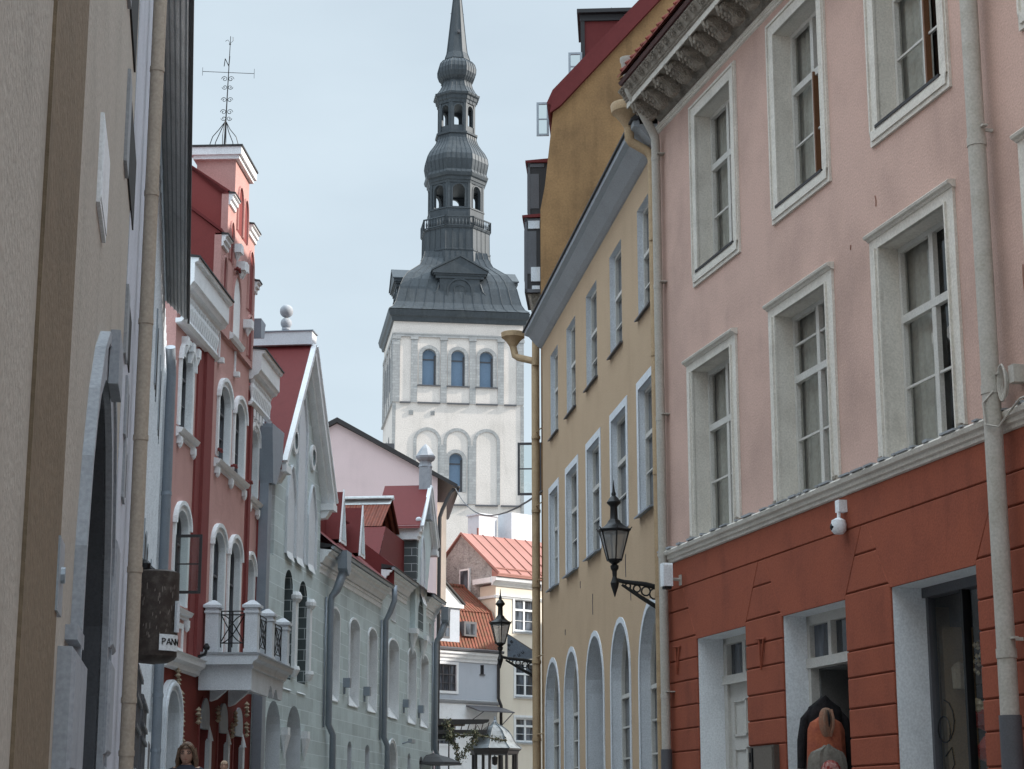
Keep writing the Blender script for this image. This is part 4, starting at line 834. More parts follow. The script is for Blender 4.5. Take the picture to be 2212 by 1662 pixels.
def gwin(h, slope=True, dep=.46, sill=True, sl=.6):
    m = MB(); reveal(m, (h[0], h[1], h[2], *h[3:]), 0.001, -dep-.05); r_ = m.build('window', 'white', E_)
    s_ = MB(); hh = (h[0], h[1], h[2]+sl, *h[3:]); sashes(s_, hh, -dep+.03, .06, 2, (.62,), (.3,), .05); s_.build('sash', 'sash', E_, parent=r_)
    g_ = MB(); o = outline(h, -.01); g_.quad(*[(p[0], -dep, p[1]) for p in o]); g_.build('pane', 'glass2', E_, parent=r_)
    if sill: q = MB(); q.poly([(h[0]+.01, .03, h[2]-.02), (h[1]-.01, .03, h[2]-.02), (h[1]-.01, -dep+.02, h[2]+sl), (h[0]+.01, -dep+.02, h[2]+sl), (h[0]+.01, .03, h[2]-.05), (h[1]-.01, .03, h[2]-.05)], [(0, 1, 2, 3), (4, 5, 1, 0)]); q.build('sloping_sill', 'white', E_, parent=r_)
    if len(h) > 4 and slope: q = MB(); ring(q, h, .07, -.005, .05, False, botw=0); q.build('window_surround', 'white', E_, parent=r_)
for h in gw: gwin(h)
for h in gx: gwin(h, False, .25, True, .15)
for i, h in enumerate(gg):
    m = MB(); reveal(m, h, 0.001, -.4); r_ = m.build('ground_opening', 'whitegrey' if i != 2 else 'white', E_)
    if i == 2: q = MB(); ring(q, h, .12, -.01, .05, False); ring(q, h, .06, .05, .08, False, inner=.1); q.build('arch_moulding', 'white', E_, parent=r_)
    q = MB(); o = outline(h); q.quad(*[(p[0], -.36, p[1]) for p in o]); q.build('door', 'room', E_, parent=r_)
def gcornice(s0, s1, z, k=1.):
    m = MB(); m.run([(0, z-.62), (.03, z-.6), (.03, z-.45), (.07, z-.44), (.07, z-.36), (0, z-.36)], s0, s1); m.run([(0, z-.34), (.1, z-.32), (.16, z-.24), (.2, z-.14), (.28, z-.10), (.30, z-.02), (.36, z), (.40, z+.06), (0, z+.1)], s0, s1); c_ = m.build('cornice', 'white', E_)
    m = MB(); m.run([(.40, z+.08), (.47, z+.08), (.49, z+.16), (.42, z+.2), (.36, z+.13)], s0, s1); m.build('gutter', 'zinclight', E_, parent=c_); m = MB(); m.run([(.49, z+.165), (.51, z+.165), (.51, z+.2), (0, z+.3), (0, z+.12)], s0, s1); m.build('eaves_flashing', 'soot', E_, parent=c_)
gcornice(7.7, 18.05, 9.52); gcornice(18.05, 23.3, 10.22); gcornice(27.2, 30.5, 10.3)
m = MB(); m.quad((7.7, .45, 9.75), (18.2, .45, 9.75), (18.2, -1.3, 11.2), (7.7, -1.3, 11.2)); m.quad((18.2, .45, 10.45), (30.5, .45, 10.45), (30.5, -1.6, 12.), (18.2, -1.6, 12.)); m.quad((18.2, .45, 9.75), (18.2, .45, 10.45), (18.2, -1.6, 12.), (18.2, -1.6, 9.75))
m.quad((7.7, -1.3, 11.2), (30.5, -1.6, 11.6), (30.5, -1.7, 12.), (7.7, -1.35, 11.4)); m.build('roof', 'redroof', E_)
m = MB(); m.quad((7.7, -1.3, 11.2), (30.5, -1.3, 11.2), (30.5, -3.9, 13.55), (7.7, -3.9, 13.55)); m.quad((7.7, -3.9, 13.55), (30.5, -3.9, 13.55), (30.5, -9, 9.), (7.7, -9, 9.)); m.build('tiled_roof', 'tile', E_)
m = MB(); s = 8.
while s < 23: m.tube([(s, -3.9, 13.58), (s+.42, -3.9, 13.58)], .13, 8); s += .4
m.run([(-3.9, 13.5), (-3.55, 13.3), (-3.55, 13.2), (-3.9, 13.4)], 8, 24); m.build('ridge_tiles', mat('lime_ridge', (.62, .64, .64)), E_)
m = MB(); m.quad((20.4, -.45, 12.25), (20.4, -3.2, 12.25), (22.6, -3.2, 13.62), (22.6, -.45, 13.62)); m.quad((22.6, -.45, 13.62), (22.6, -3.2, 13.62), (24.6, -3.2, 12.3), (24.6, -.45, 12.3)); m.build('cross_roof', tiles('cross_pantiles', (.24, .07, .045), (.15, .05, .035), ax=1), E_)
m = MB(); m.quad((20.4, -.3, 12.22), (20.4, -3.2, 12.22), (18.9, -3.2, 10.7), (18.9, -.3, 10.7)); m.quad((18.9, -.3, 10.6), (20.4, -.3, 12.22), (24.6, -.3, 12.25), (24.6, -.3, 10.6)); m.build('cross_roof_skirt', 'redroof', E_)
m = MB(); w = -.4
while w > -3.2: m.tube([(22.6, w, 13.66), (22.6, w-.33, 13.66)], .10, 8); w -= .3
m.run([(-.45, 13.60), (-3.2, 13.60), (-3.2, 13.62), (-.45, 13.62)], 22.2, 22.6); m.poly([(22.15, -.45, 13.36), (22.15, -3.2, 13.36), (22.6, -3.2, 13.64), (22.6, -.45, 13.64)], [(0, 1, 2, 3)]); m.build('cross_ridge', mat('lime_ridge', (.62, .64, .64)), E_)
# first gable (pointed arches), proud of the wall; its red roof slope faces the viewer
GW = .05
m = MB(); gp = [(1.75, 8.6), (7.6, 8.6), (7.6, 11.3), (4.75, 15.0), (1.75, 11.3)]
gh = [(3.15, 4.15, 5.4, 8.45, .5), (4.95, 6.0, 5.4, 8.35, .5)]; gl = [(1.45, 3.1, 1.5, 4.72, .8), (3.85, 5.6, 1.5, 4.72, .8)]
wall(m, 0.05, 7.6, 1.2, 8.6, gh+gl, GW, 1.); m.prism(gp, -.6, GW); m.build('gable_wall', 'green', E_)
body(E_, .3, 7.6, -1.0, -9, 1.2, 9.5, 'greenflat')
for h in gh:
    m = MB(); reveal(m, h, GW, -.75); r_ = m.build('deep_arched_niche', 'greendark', E_); q = MB(); o = outline(h); q.quad(*[(p[0], -.72, p[1]) for p in o]); q.build('pane', 'glass', E_, parent=r_)
    q = MB(); q.box(h[1]+.02, h[1]+.3, GW-.01, GW+.1, h[2]+.4, 7.6); q.lathe(h[1]+.16, GW+.05, [(.12, 7.6), (.19, 7.7), (.19, 7.8), (.13, 7.9)], 12); q.lathe(h[1]+.16, GW+.05, [(.08, h[2]+.1), (.18, h[2]+.3), (.15, h[2]+.4)], 12); q.build('white_pier', 'white', E_, parent=r_)
    q = MB(); q.poly([(h[0]+.01, GW+.04, h[2]-.3), (h[1], GW+.04, h[2]-.3), (h[1], -.3, h[2]+.1), (h[0], -.3, h[2]+.1)], [(0, 1, 2, 3)]); q.build('sloping_sill', 'white', E_, parent=r_)
for h in gl:
    m = MB(); reveal(m, h, GW, -.5); r_ = m.build('ground_arch', 'whitegrey', E_); q = MB(); o = outline(h); q.quad(*[(p[0], -.48, p[1]) for p in o]); q.build('door', 'greendark', E_, parent=r_)
    q = MB(); q.box(h[1]+.05, h[1]+.35, GW-.01, GW+.2, 3.85, 4.05); q.lathe(h[1]+.2, GW+.08, [(.01, 3.2), (.08, 3.5), (.17, 3.85)], 8); q.build('corbel', 'white', E_, parent=r_)
m = MB(); m.box(.05, .4, .02, .1, 1.2, 10.9); m.build('quoin_strip', 'greendark', E_)
for a, b, z0, z1 in ((3.05, 4.1, 8.85, 11.4), (4.25, 5.35, 8.85, 13.7), (5.75, 6.85, 8.85, 11.3)):
    h = (a, b, z0, z1, .95, 1.7); m = MB(); o = outline(h); m.quad(*[(p[0], GW+.008, p[1]) for p in o]); ring(m, h, .05, GW, GW+.07, False); r_ = m.build('blind_lancet', 'whitegrey', E_)
    q = MB(); q.poly([(a+.05, GW+.09, z0-.12), (b-.15, GW+.09, z0-.16), (b-.15, GW+.01, z0+.10), (a+.05, GW+.01, z0+.10)], [(0, 1, 2, 3)]); q.build('lancet_sill', 'white', E_, parent=r_)
m = MB()
for s0, z0 in ((3.85, 12.2), (6.2, 12.15)):
    for i in range(20):
        a0, a1 = 2*PI*i/20, 2*PI*(i+1)/20; P0 = lambda r, a: (s0+r*math.cos(a), GW+.07, z0+r*math.sin(a)*1.15)
        m.quad(P0(.22, a0), P0(.22, a1), P0(.34, a1), P0(.34, a0)); b0 = lambda r, a: (s0+r*math.cos(a), GW, z0+r*math.sin(a)*1.15); m.quad(P0(.34, a0), P0(.34, a1), b0(.34, a1), b0(.34, a0))
    m.lathe(s0, GW-.0, [(.22, z0)], 3) if False else None
m.build('oculus', 'white', E_)
def rake(pa, pb, w0, w1, th=.3, name='bargeboard', mt='white'):
    m = MB(); d = Vector((pb[0]-pa[0], pb[1]-pa[1])).normalized(); n = Vector((-d.y, d.x)); n = n if n.y > 0 else -n
    for (o0, o1, x0, x1) in ((-.12, .10, w1-.16, w1), (.10, .17, w1-.1, w1+.05), (-.24, -.12, w0, w1-.16)):
        m.prism([(pa[0]+n.x*o0, pa[1]+n.y*o0), (pb[0]+n.x*o0, pb[1]+n.y*o0), (pb[0]+n.x*o1, pb[1]+n.y*o1), (pa[0]+n.x*o1, pa[1]+n.y*o1)], x0, x1)
    return m.build(name, mt, E_)
rake((1.45, 11.05), (4.75, 15.15), -.2, .42); rake((8.05, 11.0), (4.75, 15.15), -.2, .42)
m = MB(); m.box(7.55, 8.1, -.2, .45, 10.78, 10.98); m.box(1.35, 1.95, -.2, .45, 10.85, 11.05); m.run([(-.2, 10.55), (.2, 10.6), (.35, 10.85), (-.2, 10.85)], 1.5, 1.85); m.run([(-.2, 10.5), (.2, 10.55), (.35, 10.78), (-.2, 10.78)], 7.6, 7.95); m.build('gable_kneeler', 'white', E_)
m = MB(); m.poly([(1.3, .36, 11.1), (4.75, .36, 15.38), (4.75, -5, 15.38), (1.3, -5, 11.1), (8.15, .36, 11.1), (8.15, -5, 11.1)], [(0, 1, 2, 3), (1, 4, 5, 2)])
m.poly([(1.3, .3, 11.04), (4.75, .3, 15.26), (4.75, -5, 15.26), (1.3, -5, 11.04)], [(0, 1, 2, 3)]); m.run([(.32, 11.1), (-5, 11.1), (-5, 10.9), (.32, 10.9)], 1.25, 1.33)
r_ = m.build('gable_roof', 'redroof', E_)
m = MB(); m.box(4.45, 5.05, -1.6, .36, 15.22, 15.62); m.build('ridge_block', 'whitegrey', E_); m = MB(); m.box(4.42, 5.08, -1.64, .4, 15.621, 15.65); m.build('ridge_flashing', 'zinc', E_)
def sphere(mb, s, w, z, r, n=14): mb.lathe(s, w, [(r*math.sin(PI*i/10)+.001, z-r*math.cos(PI*i/10)) for i in range(11)], n)
m = MB(); m.lathe(4.75, -.5, [(.14, 15.65), (.10, 15.72), (.13, 15.74), (.13, 15.8)], 10); sphere(m, 4.75, -.5, 15.95, .17); sphere(m, 4.75, -.5, 16.32, .2); m.build('ball_finial', 'greystone', E_, smooth=True)
# tall zinc pipe with hopper between red and green
m = MB(); m.prism([(.0, 10.3), (.35, 10.3), (1.0, 11.1), (1.05, 11.75), (1.1, 11.76), (1.1, 11.86), (-.25, 11.86), (-.25, 11.76)], .02, .42); m.box(.0, .36, .05, .3, 1.5, 10.3); m.box(.45, .75, -.3, .1, 11.86, 13.2)
m.build('hopper_and_downpipe', 'zinc', E_)
# downpipes in the middle with swan necks
def swan(s, z, k=1.):
    m = MB(); m.prism([(s-.28, z+.25), (s+.45, z+.25), (s+.45, z+.12), (s+.38, z+.12), (s+.38, z-.3), (s+.1, z-.5), (s-.22, z-.3)], .36, .66); m.build('rain_hopper', 'zinc', E_); m = MB()
    m.tube([(s+.05, .5, z-.35), (s, .3, z-.95), (s, .15, z-1.15), (s, .13, z-1.3), (s, .13, 4.4), (s+.35, .2, 4.1), (s+.35, .2, 1.5)], [.15, .13, .10, .10, .10, .10, .10], 10)
    m.tube([(s-.35, .05, z-1.2), (s-.35, .05, 4.3)], .035, 5); m.build('downpipe', 'zinc', E_, smooth=True)
swan(9.0, 9.45); swan(30.1, 10.0)
m = MB(); m.tube([(18.25, .45, 9.75), (18.25, .46, 9.2), (18.3, .3, 8.8), (18.35, .14, 8.5), (18.35, .13, 4.4), (18.7, .2, 4.1), (18.7, .2, 1.5)], .10, 10); m.tube([(18., .05, 8.5), (18., .05, 4.3)], .035, 5); m.build('downpipe', 'zinc', E_, smooth=True)
for s0, z0 in ((11.7, 5.7), (15.1, 5.65), (22.9, 5.7), (26.4, 5.68)):
    m = MB(); m.box(s0, s0+.25, 0, .22, z0, z0+.3); m.box(s0+.08, s0+.14, 0, .06, z0-.2, z0); m.build('wall_lantern', 'zinc', E_)
m = MB(); m.tube([(22.9, 0, 4.35), (22.9, .3, 4.45)], .03, 6); m.box(22.7, 23.5, .25, .4, 4.38, 4.52); m.build('camera_arm', 'zinclight', E_)
# second, smaller gable with cheek wall, pinnacle
m = MB(); m.prism([(24.3, 8.6), (27.0, 8.6), (27.0, 10.2), (28.2, 12.75), (26.6, 14.7), (24.9, 12.75), (24.85, 10.9), (24.3, 10.3)], -.3, .2); m.build('gable_wall', 'greenflat', E_)
m = MB(); m.box(24.5, 24.84, -1.3, .19, 10.0, 12.3); m.build('cheek_wall', 'greendark', E_)
m = MB(); m.run([(-1.2, 12.3), (.25, 12.3), (.25, 12.4), (.32, 12.45), (.32, 12.58), (.38, 12.62), (.38, 12.74), (-1.2, 12.74)], 24.3, 24.9); m.box(24.25, 24.9, -1.22, .3, 12.745, 12.85); m.build('cheek_cornice', 'white', E_)
m = MB(); m.poly([(24.2, .35, 12.8), (26.6, .35, 14.85), (26.6, -1.5, 14.85), (24.2, -1.5, 12.8), (28.9, .35, 12.6), (28.9, -1.5, 12.6)], [(0, 1, 2, 3), (1, 4, 5, 2)]); m.poly([(24.15, .36, 12.72), (24.15, -1.6, 12.72), (24.3, -1.6, 12.9), (24.3, .36, 12.9)], [(0, 1, 2, 3)]); m.build('gable_roof', 'redroof', E_)
rake((24.6, 12.75), (26.6, 14.7), .1, .42); rake((28.6, 12.5), (26.6, 14.7), .1, .42)
m = MB(); m.box(28.3, 28.9, .0, .4, 12.2, 12.45); m.build('gable_kneeler', 'white', E_)
m = MB(); m.box(26.35, 26.85, -.05, .40, 13.6, 15.6); m.box(26.28, 26.92, -.1, .46, 13.4, 13.62); m.lathe(26.6, .17, [(.30, 15.6), (.27, 15.66), (.25, 15.72), (.25, 15.82), (.33, 15.86), (.40, 15.95), (.42, 16.04), (.39, 16.06), (.22, 16.34), (.14, 16.44), (.02, 16.55)], 8); m.build('pinnacle', 'greystone', E_)
m = MB(); sphere(m, 24.6, .25, 13.1, .13, 8); m.box(24.5, 24.7, .15, .35, 12.86, 13.0); m.build('small_finial', 'whitegrey', E_)
for s0, z0 in ((24.0, 8.6), (26.5, 8.55)):
    m = MB(); m.box(s0, s0+.6, 0, .32, z0, z0+.2); m.lathe(s0+.3, .12, [(.01, z0-.75), (.1, z0-.4), (.22, z0)], 8); m.build('corbel', 'white', E_)
m = MB(); h = (23.8, 25.6, 7.9, 9.6, .7); o = outline((25.0, 26.2, 8.85, 10.0, .5)); m.quad(*[(p[0], .21, p[1]) for p in o]); m.build('dark_niche', 'greendark', E_)
m = MB(); o = outline((25.4, 26.3, 10.3, 12.6, .9, 1.7)); m.quad(*[(p[0], .208, p[1]) for p in o]); ring(m, (25.4, 26.3, 10.3, 12.6, .9, 1.7), .06, .2, .26, False); m.build('blind_lancet', 'whitegrey', E_)
m = MB(); m.poly([(25.35, .36, 9.9), (26.3, .36, 9.85), (26.3, .21, 10.35), (25.35, .21, 10.35)], [(0, 1, 2, 3)]); m.build('lancet_sill', 'white', E_)
# little triangular roof dormers
for s0 in (10.4, 13.6):
    m = MB(); m.poly([(s0, .05, 10.3), (s0+.9, .05, 10.3), (s0+.45, .05, 11.9), (s0, -2.6, 10.3), (s0+.9, -2.6, 10.3), (s0+.45, -2.6, 11.9)], [(0, 2, 5, 3), (1, 4, 5, 2)]); d_ = m.build('dormer', 'redroof', E_)
    q = MB(); q.prism([(s0-.03, 10.2), (s0+.93, 10.2), (s0+.45, 11.98)], .05, .1); q.build('dormer_front', 'white', E_, parent=d_); q = MB(); q.prism([(s0+.14, 10.3), (s0+.76, 10.3), (s0+.45, 11.6)], .1, .11); q.build('dormer_pane', 'glass', E_, parent=d_)
    q = MB(); q.box(s0-.9, s0, -2.6, -.4, 10.3, 11.3); q.box(s0-1., s0+.1, -2.6, -.3, 11.3, 11.36) if s0 > 11 else None; q.build('dormer_cheek', 'redroof', E_, parent=d_)

# ================================================================= CHURCH TOWER
T = Frame('church_tower', 'white church tower with lead bell roof and tiered open lantern spire at street end', 'church tower', (975-1106)/4182*180, 180, math.radians(8.1), -1, 2.3)
m = MB()
cw = [(-3.17, -1.82, 42.9, 46.52, .66), (-.33, 1.03, 42.87, 46.48, .66), (2.48, 3.82, 42.84, 46.44, .66)]; cl = [(-.46, .85, 32.35, 36.18, .64)]
wall(m, -6., 6.8, 2, 49.3, cw+cl, 0, 12.8); m.quad((-6., -12.8, 2), (6.8, -12.8, 2), (6.8, -12.8, 49.3), (-6., -12.8, 49.3)); m.build('wall', 'tower', T)
for i, h in enumerate(cw+cl):
    m = MB(); reveal(m, h, 0, -.62); r_ = m.build('belfry_window', 'limestone', T)
    q = MB(); o = outline(h, -.0); q.quad(*[(p[0], -.58, p[1]) for p in o]); q.build('pane', 'towerglass', T, parent=r_)
    q = MB(); q.box(h[0], h[1], -.58, -.5, h[3]-1.05, h[3]-.93); q.box(h[1]-.18, h[1], -.58, -.45, h[2], h[3]-.6); q.box(h[0], h[1], -.58, -.5, h[2], h[2]+.1); q.build('window_bar', 'sashdark', T, parent=r_)
    q = MB(); ring(q, h, .34 if i < 3 else .36, -.01, .07, False); q.build('window_surround', 'limestone', T, parent=r_)
    if i < 3: q = MB(); q.box(h[0]-.45, h[1]+.45, 0, .16, h[2]-.14, h[2]-.04); q.build('sill', 'sashdark', T, parent=r_)
sideP = [(-12.8, -12.1), (-10.9, -10.3), (-8.1, -7.5), (-5.3, -4.7), (-2.5, -1.9), (-.7, 0.06)]
for a, b in ((-6.06, -5.36), (-4.27, -3.65), (-1.36, -.75), (1.50, 2.10), (4.30, 4.88), (6.15, 6.86)):
    m = MB(); m.box(a, b, -.01, .10, 41.1, 47.55); m.box(a-.08, b+.08, .0, .16, 47.4, 47.66); m.build('pilaster', 'limestone', T)
m = MB(); m.box(-6.08, 6.88, -.01, .14, 47.66, 48.0); m.box(-6.14, 6.94, -.01, .17, 47.9, 48.03); m.build('upper_band', 'limestone', T)
for a, b in ((-5.36, -4.27), (-3.65, -1.36), (-.75, 1.5), (2.1, 4.3), (4.88, 6.15)):
    m = MB(); m.box(a+.03, b-.03, -.01, .2, 41.0, 41.13); m.build('drip_ledge', 'sashdark', T)
for a, b in sideP:
    m = MB(); m.box(-6.12, -5.98, a, b, 41.1, 47.6); m.build('pilaster', 'limestone', T)
m = MB(); m.box(-6.14, -5.98, -12.8, -.1, 47.62, 48.0); m.box(-6.2, -5.98, -12.8, -.1, 40.9, 41.1); m.build('side_band', 'limestone', T)
for a in (-3.9, -6.7, -9.5):
    m = MB(); o = outline((a-.9, a+.1, 43.0, 46.5, .6)); m.quad(*[(-6.03, p[0], p[1]) for p in o]); m.build('side_window', 'sashdark', T)
for a in (-4.4, -7.0):
    m = MB(); o = outline((a-.7, a+.3, 32, 38.5, .6)); m.quad(*[(-6.03, p[0], p[1]) for p in o]); m.build('side_window', 'sashdark', T)
m = MB(); m.box(-6.05, -5.72, -.01, .06, 2, 41.); m.box(6.55, 6.86, -.01, .06, 2, 41.); m.build('quoins', 'limestone', T)
for a, b in ((-4.44, -4.0), (-2.31, -1.92)):
    m = MB(); m.box(a, b, 0, .05, 39.87, 40.3)
    for k in range(4): m.box(a+.06+k*.1, a+.1+k*.1, .05, .09, 39.9, 40.27)
    m.build('vent_grille', 'limestone', T)
for a, b in ((-3.95, -1.25), (-1.02, 1.65), (1.88, 4.52)):
    m = MB(); ring(m, (a+.3, b-.3, 31.2, 38.35, (b-a)/2-.3), .3, -.01, .08, False); m.build('blind_arch', 'limestone', T)
for a, b in ((-1.42, -.85), (1.48, 2.05)):
    m = MB(); m.box(a+.001, b, .0, .11, 31.2, 36.9); m.build('arch_pier', 'limestone', T)
for a, b in ((-.7, 1.4), (2.1, 4.3), (4.6, 6.6)): m = MB(); m.box(a, b, 0, .22, 31.0, 31.14); m.build('drip_ledge', 'sashdark', T)
# eaves and bell roof
c0, w0 = .42, -6.4
m = MB()
def sq(mb, prof, cs=c0, cw_=w0, n=4, rot=0.): mb.lathe(cs, cw_, [(r*(math.sqrt(2) if n == 4 else 1/math.cos(PI/8)), z) for r, z in prof], n, rot)
sq(m, [(6.45, 49.2), (6.62, 49.22), (6.7, 49.6), (6.88, 49.75), (6.98, 50.15), (7.02, 50.3), (6.6, 50.45)]); m.build('eaves', 'lead', T)
def seams(mb, prof, cs, cw_, n, per, r_=.05):
    k1 = 1 if n == 4 else 1
    for f in range(n):
        a = 2*PI*f/n
        for j in range(per+1):
            u = -1+2*j/per
            if abs(u) == 1 and j == 0: continue
            pts = []
            for r, z in prof:
                half = r*math.tan(PI/n); d = (math.cos(a), math.sin(a)); t_ = (-d[1], d[0]); q = u*half
                pts.append((cs+d[0]*(r+.02)+t_[0]*q, cw_+d[1]*(r+.02)+t_[1]*q, z))
            mb.tube(pts, r_, 4, False)
bell = [(6.95, 50.4), (6.55, 50.75), (6.25, 51.3), (6.05, 52.1), (5.85, 53.0), (5.5, 53.9), (5.0, 54.7), (4.35, 55.3), (3.7, 55.9), (3.3, 56.8), (3.15, 57.5)]
m = MB(); sq(m, bell); seams(m, bell, c0, w0, 4, 13, .026); m.build('bell_roof', 'lead', T)
AS, AW = .72, -6.35
def octo(prof, name, per=0, mt='lead', r_=.022):
    m = MB(); sq(m, prof, AS, AW, 8)
    if per: seams(m, prof, AS, AW, 8, per, r_)
    return m.build(name, mt, T)
octo([(3.75, 55.2), (3.5, 56.4), (3.38, 57.6), (3.4, 57.7)], 'flared_skirt', 5)
octo([(3.34, 57.7), (3.42, 57.72), (3.42, 57.85), (3.34, 57.9), (3.32, 60.0), (3.42, 60.1), (3.45, 60.2), (3.3, 60.25)], 'drum', 4)
def arcade(z0, z1, rad, ow, oz0, oz1, name, th=.3):
    m = MB(); hw = rad*math.tan(PI/8)
    for f in range(8):
        a = 2*PI*f/8; q = MB(); h = (-ow, ow, oz0, oz1, ow)
        wall(q, -hw, hw, z0, z1, [h], 0, th); reveal(q, h, 0, -th)
        for wq in (-th,):
            wall(q, -hw*.9, hw*.9, z0, z1, [h], wq, 0, False)
        q.box(-hw-.02, -hw+.22, -.1, .07, z0, z1); q.box(hw-.22, hw+.02, -.1, .07, z0, z1); ring(q, h, .12, 0, .06, False)
        d = (math.cos(a), math.sin(a)); t_ = (-d[1], d[0]); i0 = len(m.v)
        for s_, w_, z_ in q.v: R_ = rad+w_; m.v.append((AS+d[0]*R_+t_[0]*s_, AW+d[1]*R_+t_[1]*s_, z_))
        for fc in q.f: m.f.append(tuple(i0+k for k in fc)); m.mi.append(0)
    return m.build(name, 'lead', T)
arcade(60.9, 65.15, 2.72, .62, 62.55, 65.4-.45, 'lower_arcade'); octo([(2.75, 60.3), (2.78, 62.3), (2.85, 62.32), (2.85, 62.45), (2.4, 62.5)], 'arcade_base')
octo([(2.55, 65.1), (2.8, 65.1), (2.84, 65.35), (2.92, 65.4), (2.95, 65.7), (3.12, 65.8), (3.2, 66.05), (3.22, 66.15), (3.1, 66.2)], 'lower_cornice')
b1 = [(3.1, 66.2), (3.0, 66.5), (3.1, 67.0), (3.2, 67.6), (3.12, 68.2), (2.85, 68.8), (2.5, 69.3), (2.2, 69.8), (2.02, 70.3), (1.98, 70.7)]
octo(b1, 'lower_onion', 5); octo([(1.98, 70.7), (2.12, 70.75), (2.14, 70.95), (1.95, 71.0)], 'upper_rail')
arcade(71.0, 74.3, 1.82, .43, 71.7, 73.95, 'upper_arcade', .22)
octo([(1.75, 74.2), (1.92, 74.2), (1.95, 74.5), (2.05, 74.6), (2.1, 74.95), (2.28, 75.05), (2.32, 75.25), (2.1, 75.35), (1.85, 75.7), (1.6, 76.2), (1.48, 76.7), (1.5, 76.85)], 'upper_cornice', 3)
octo([(1.5, 76.85), (1.58, 76.9), (1.5, 77.0), (1.75, 77.3), (1.92, 77.8), (1.94, 78.3), (1.8, 78.8), (1.5, 79.2), (1.25, 79.35)], 'upper_onion', 4, r_=.03)
octo([(1.25, 79.35), (1.3, 79.4), (1.28, 79.5), (1.05, 80.2), (.98, 80.7), (.42, 86.4), (.03, 97.)], 'spire', 1, r_=.04)
m = MB(); m.tube([(AS+.06, AW+1.2, 82.4), (AS+.06, AW+.6, 82.4)], .16, 10); m.tube([(AS-.7, AW, 84.8), (AS+.7, AW, 84.8)], .05, 6); m.build('spire_hatch', 'sashdark', T)
# balustrade
m = MB(); rad = 3.42; hw = rad*math.tan(PI/8)
for f in range(8):
    a = 2*PI*f/8; d = (math.cos(a), math.sin(a)); t_ = (-d[1], d[0]); P_ = lambda r, q, z: (AS+d[0]*r+t_[0]*q, AW+d[1]*r+t_[1]*q, z)
    m.tube([P_(rad, -hw, 61.25), P_(rad, hw, 61.25)], .09, 4); m.tube([P_(rad, -hw, 60.3), P_(rad, hw, 60.3)], .07, 4)
    for j in range(9):
        q = -hw+2*hw*j/8; r_ = [.12]*2 if j in (0, 8) else None
        if r_: m.tube([P_(rad, q, 60.2), P_(rad, q, 61.3)], r_, 4)
        else: m.tube([P_(rad, q, 60.3), P_(rad, q, 60.5), P_(rad, q, 60.7), P_(rad, q, 61.0), P_(rad, q, 61.2)], [.04, .09, .11, .04, .06], 6)
m.build('balustrade', 'lead', T)
# clock-gable dormers on the four sides
for f in range(4):
    q = MB(); a = PI/2*f+PI/2
    q.prism([(-2.0, 51.0), (2.0, 51.0), (2.0, 54.2), (-2.0, 54.2)], -4.5, 0)
    q.prism([(-2.6, 54.2), (2.6, 54.2), (2.6, 54.38), (-2.6, 54.38)], -3.2, .2); q.prism([(-2.75, 54.38), (2.75, 54.38), (2.75, 54.6), (0, 56.1), (-2.75, 54.6)], -3.5, .35); q.prism([(-2.85, 54.6), (0, 56.12), (2.85, 54.6), (2.85, 54.75), (0, 56.35), (-2.85, 54.75)], -4., .45)
    q.prism([(-2.4, 53.9), (2.4, 53.9), (2.4, 54.2), (-2.4, 54.2)], -2, .1)
    ring(q, (-1.15, 1.15, 51.2, 53.8, 1.15), .16, 0, .1, False); ring(q, (-.5, .5, 51.2, 53.2, .3), .1, 0, .06, False)
    for sx in (-1, 1):
        q.prism([(sx*2.0, 50.95), (sx*2.0, 53.2), (sx*2.35, 52.3), (sx*2.9, 51.9), (sx*3.6, 51.9), (sx*3.9, 51.4), (sx*3.7, 50.95)], -.5, -.1)
        q.tube([(sx*(3.2)+.5*(1-i/16*.8)*math.cos(i*.5)*sx, -.02, 51.55+.5*(1-i/16*.8)*math.sin(i*.5)) for i in range(17)], .08, 5)
        q.tube([(sx*2.05, .0, 53.4), (sx*2.3, 0, 52.6), (sx*2.8, 0, 52.1), (sx*3.3, 0, 52.05)], .08, 5)
    m = MB(); d = (math.cos(a), math.sin(a)); t_ = (d[1], -d[0]); off = 5.95
    for s_, w_, z_ in q.v: R_ = off+w_; m.v.append((c0+.1+d[0]*R_+t_[0]*s_, w0+d[1]*R_+t_[1]*s_, z_))
    m.f = q.f; m.mi = q.mi; m.build('dormer_gable', 'lead', T)

# ================================================================= PINK GABLE HOUSE (far left)
F = Frame('pink_gable_house', 'plain pale pink gable wall with dark verge behind the green house', 'building', -3.8, 95, math.radians(5), -1, 2.2)
m = MB(); m.prism([(-11, 2), (0, 2), (0, 18.62), (-5.17, 21.3), (-11, 18.1)], -14, 0); m.build('wall', 'pinkgable', F)
m = MB(); sl = (21.45-18.0)/(5.17+1.0)
m.prism([(-5.17, 21.33), (.98, 18.02), (1.02, 18.2), (-5.17, 21.58), (-11.8, 17.85), (-11.8, 17.6)], -14.2, .25); m.build('roof', 'soot', F)
m = MB(); m.tube([(.85, .1, 17.98), (.62, .1, 17.7), (.25, .12, 16.9), (.12, .12, 16.5), (.08, .12, 2.4)], .1, 8); m.tube([(1.05, -10, 18.05), (1.05, .25, 18.05)], .09, 6); m.build('downpipe', 'soot', F, smooth=True)
m = MB(); m.box(-3.0, -2.2, -2, -1.2, 19.8, 20.55); m.build('chimney', 'sashdark', F)
m = MB(); m.box(.0, .5, -3.5, -.6, 12, 17.4); m.build('side_bay', 'housecream', F)

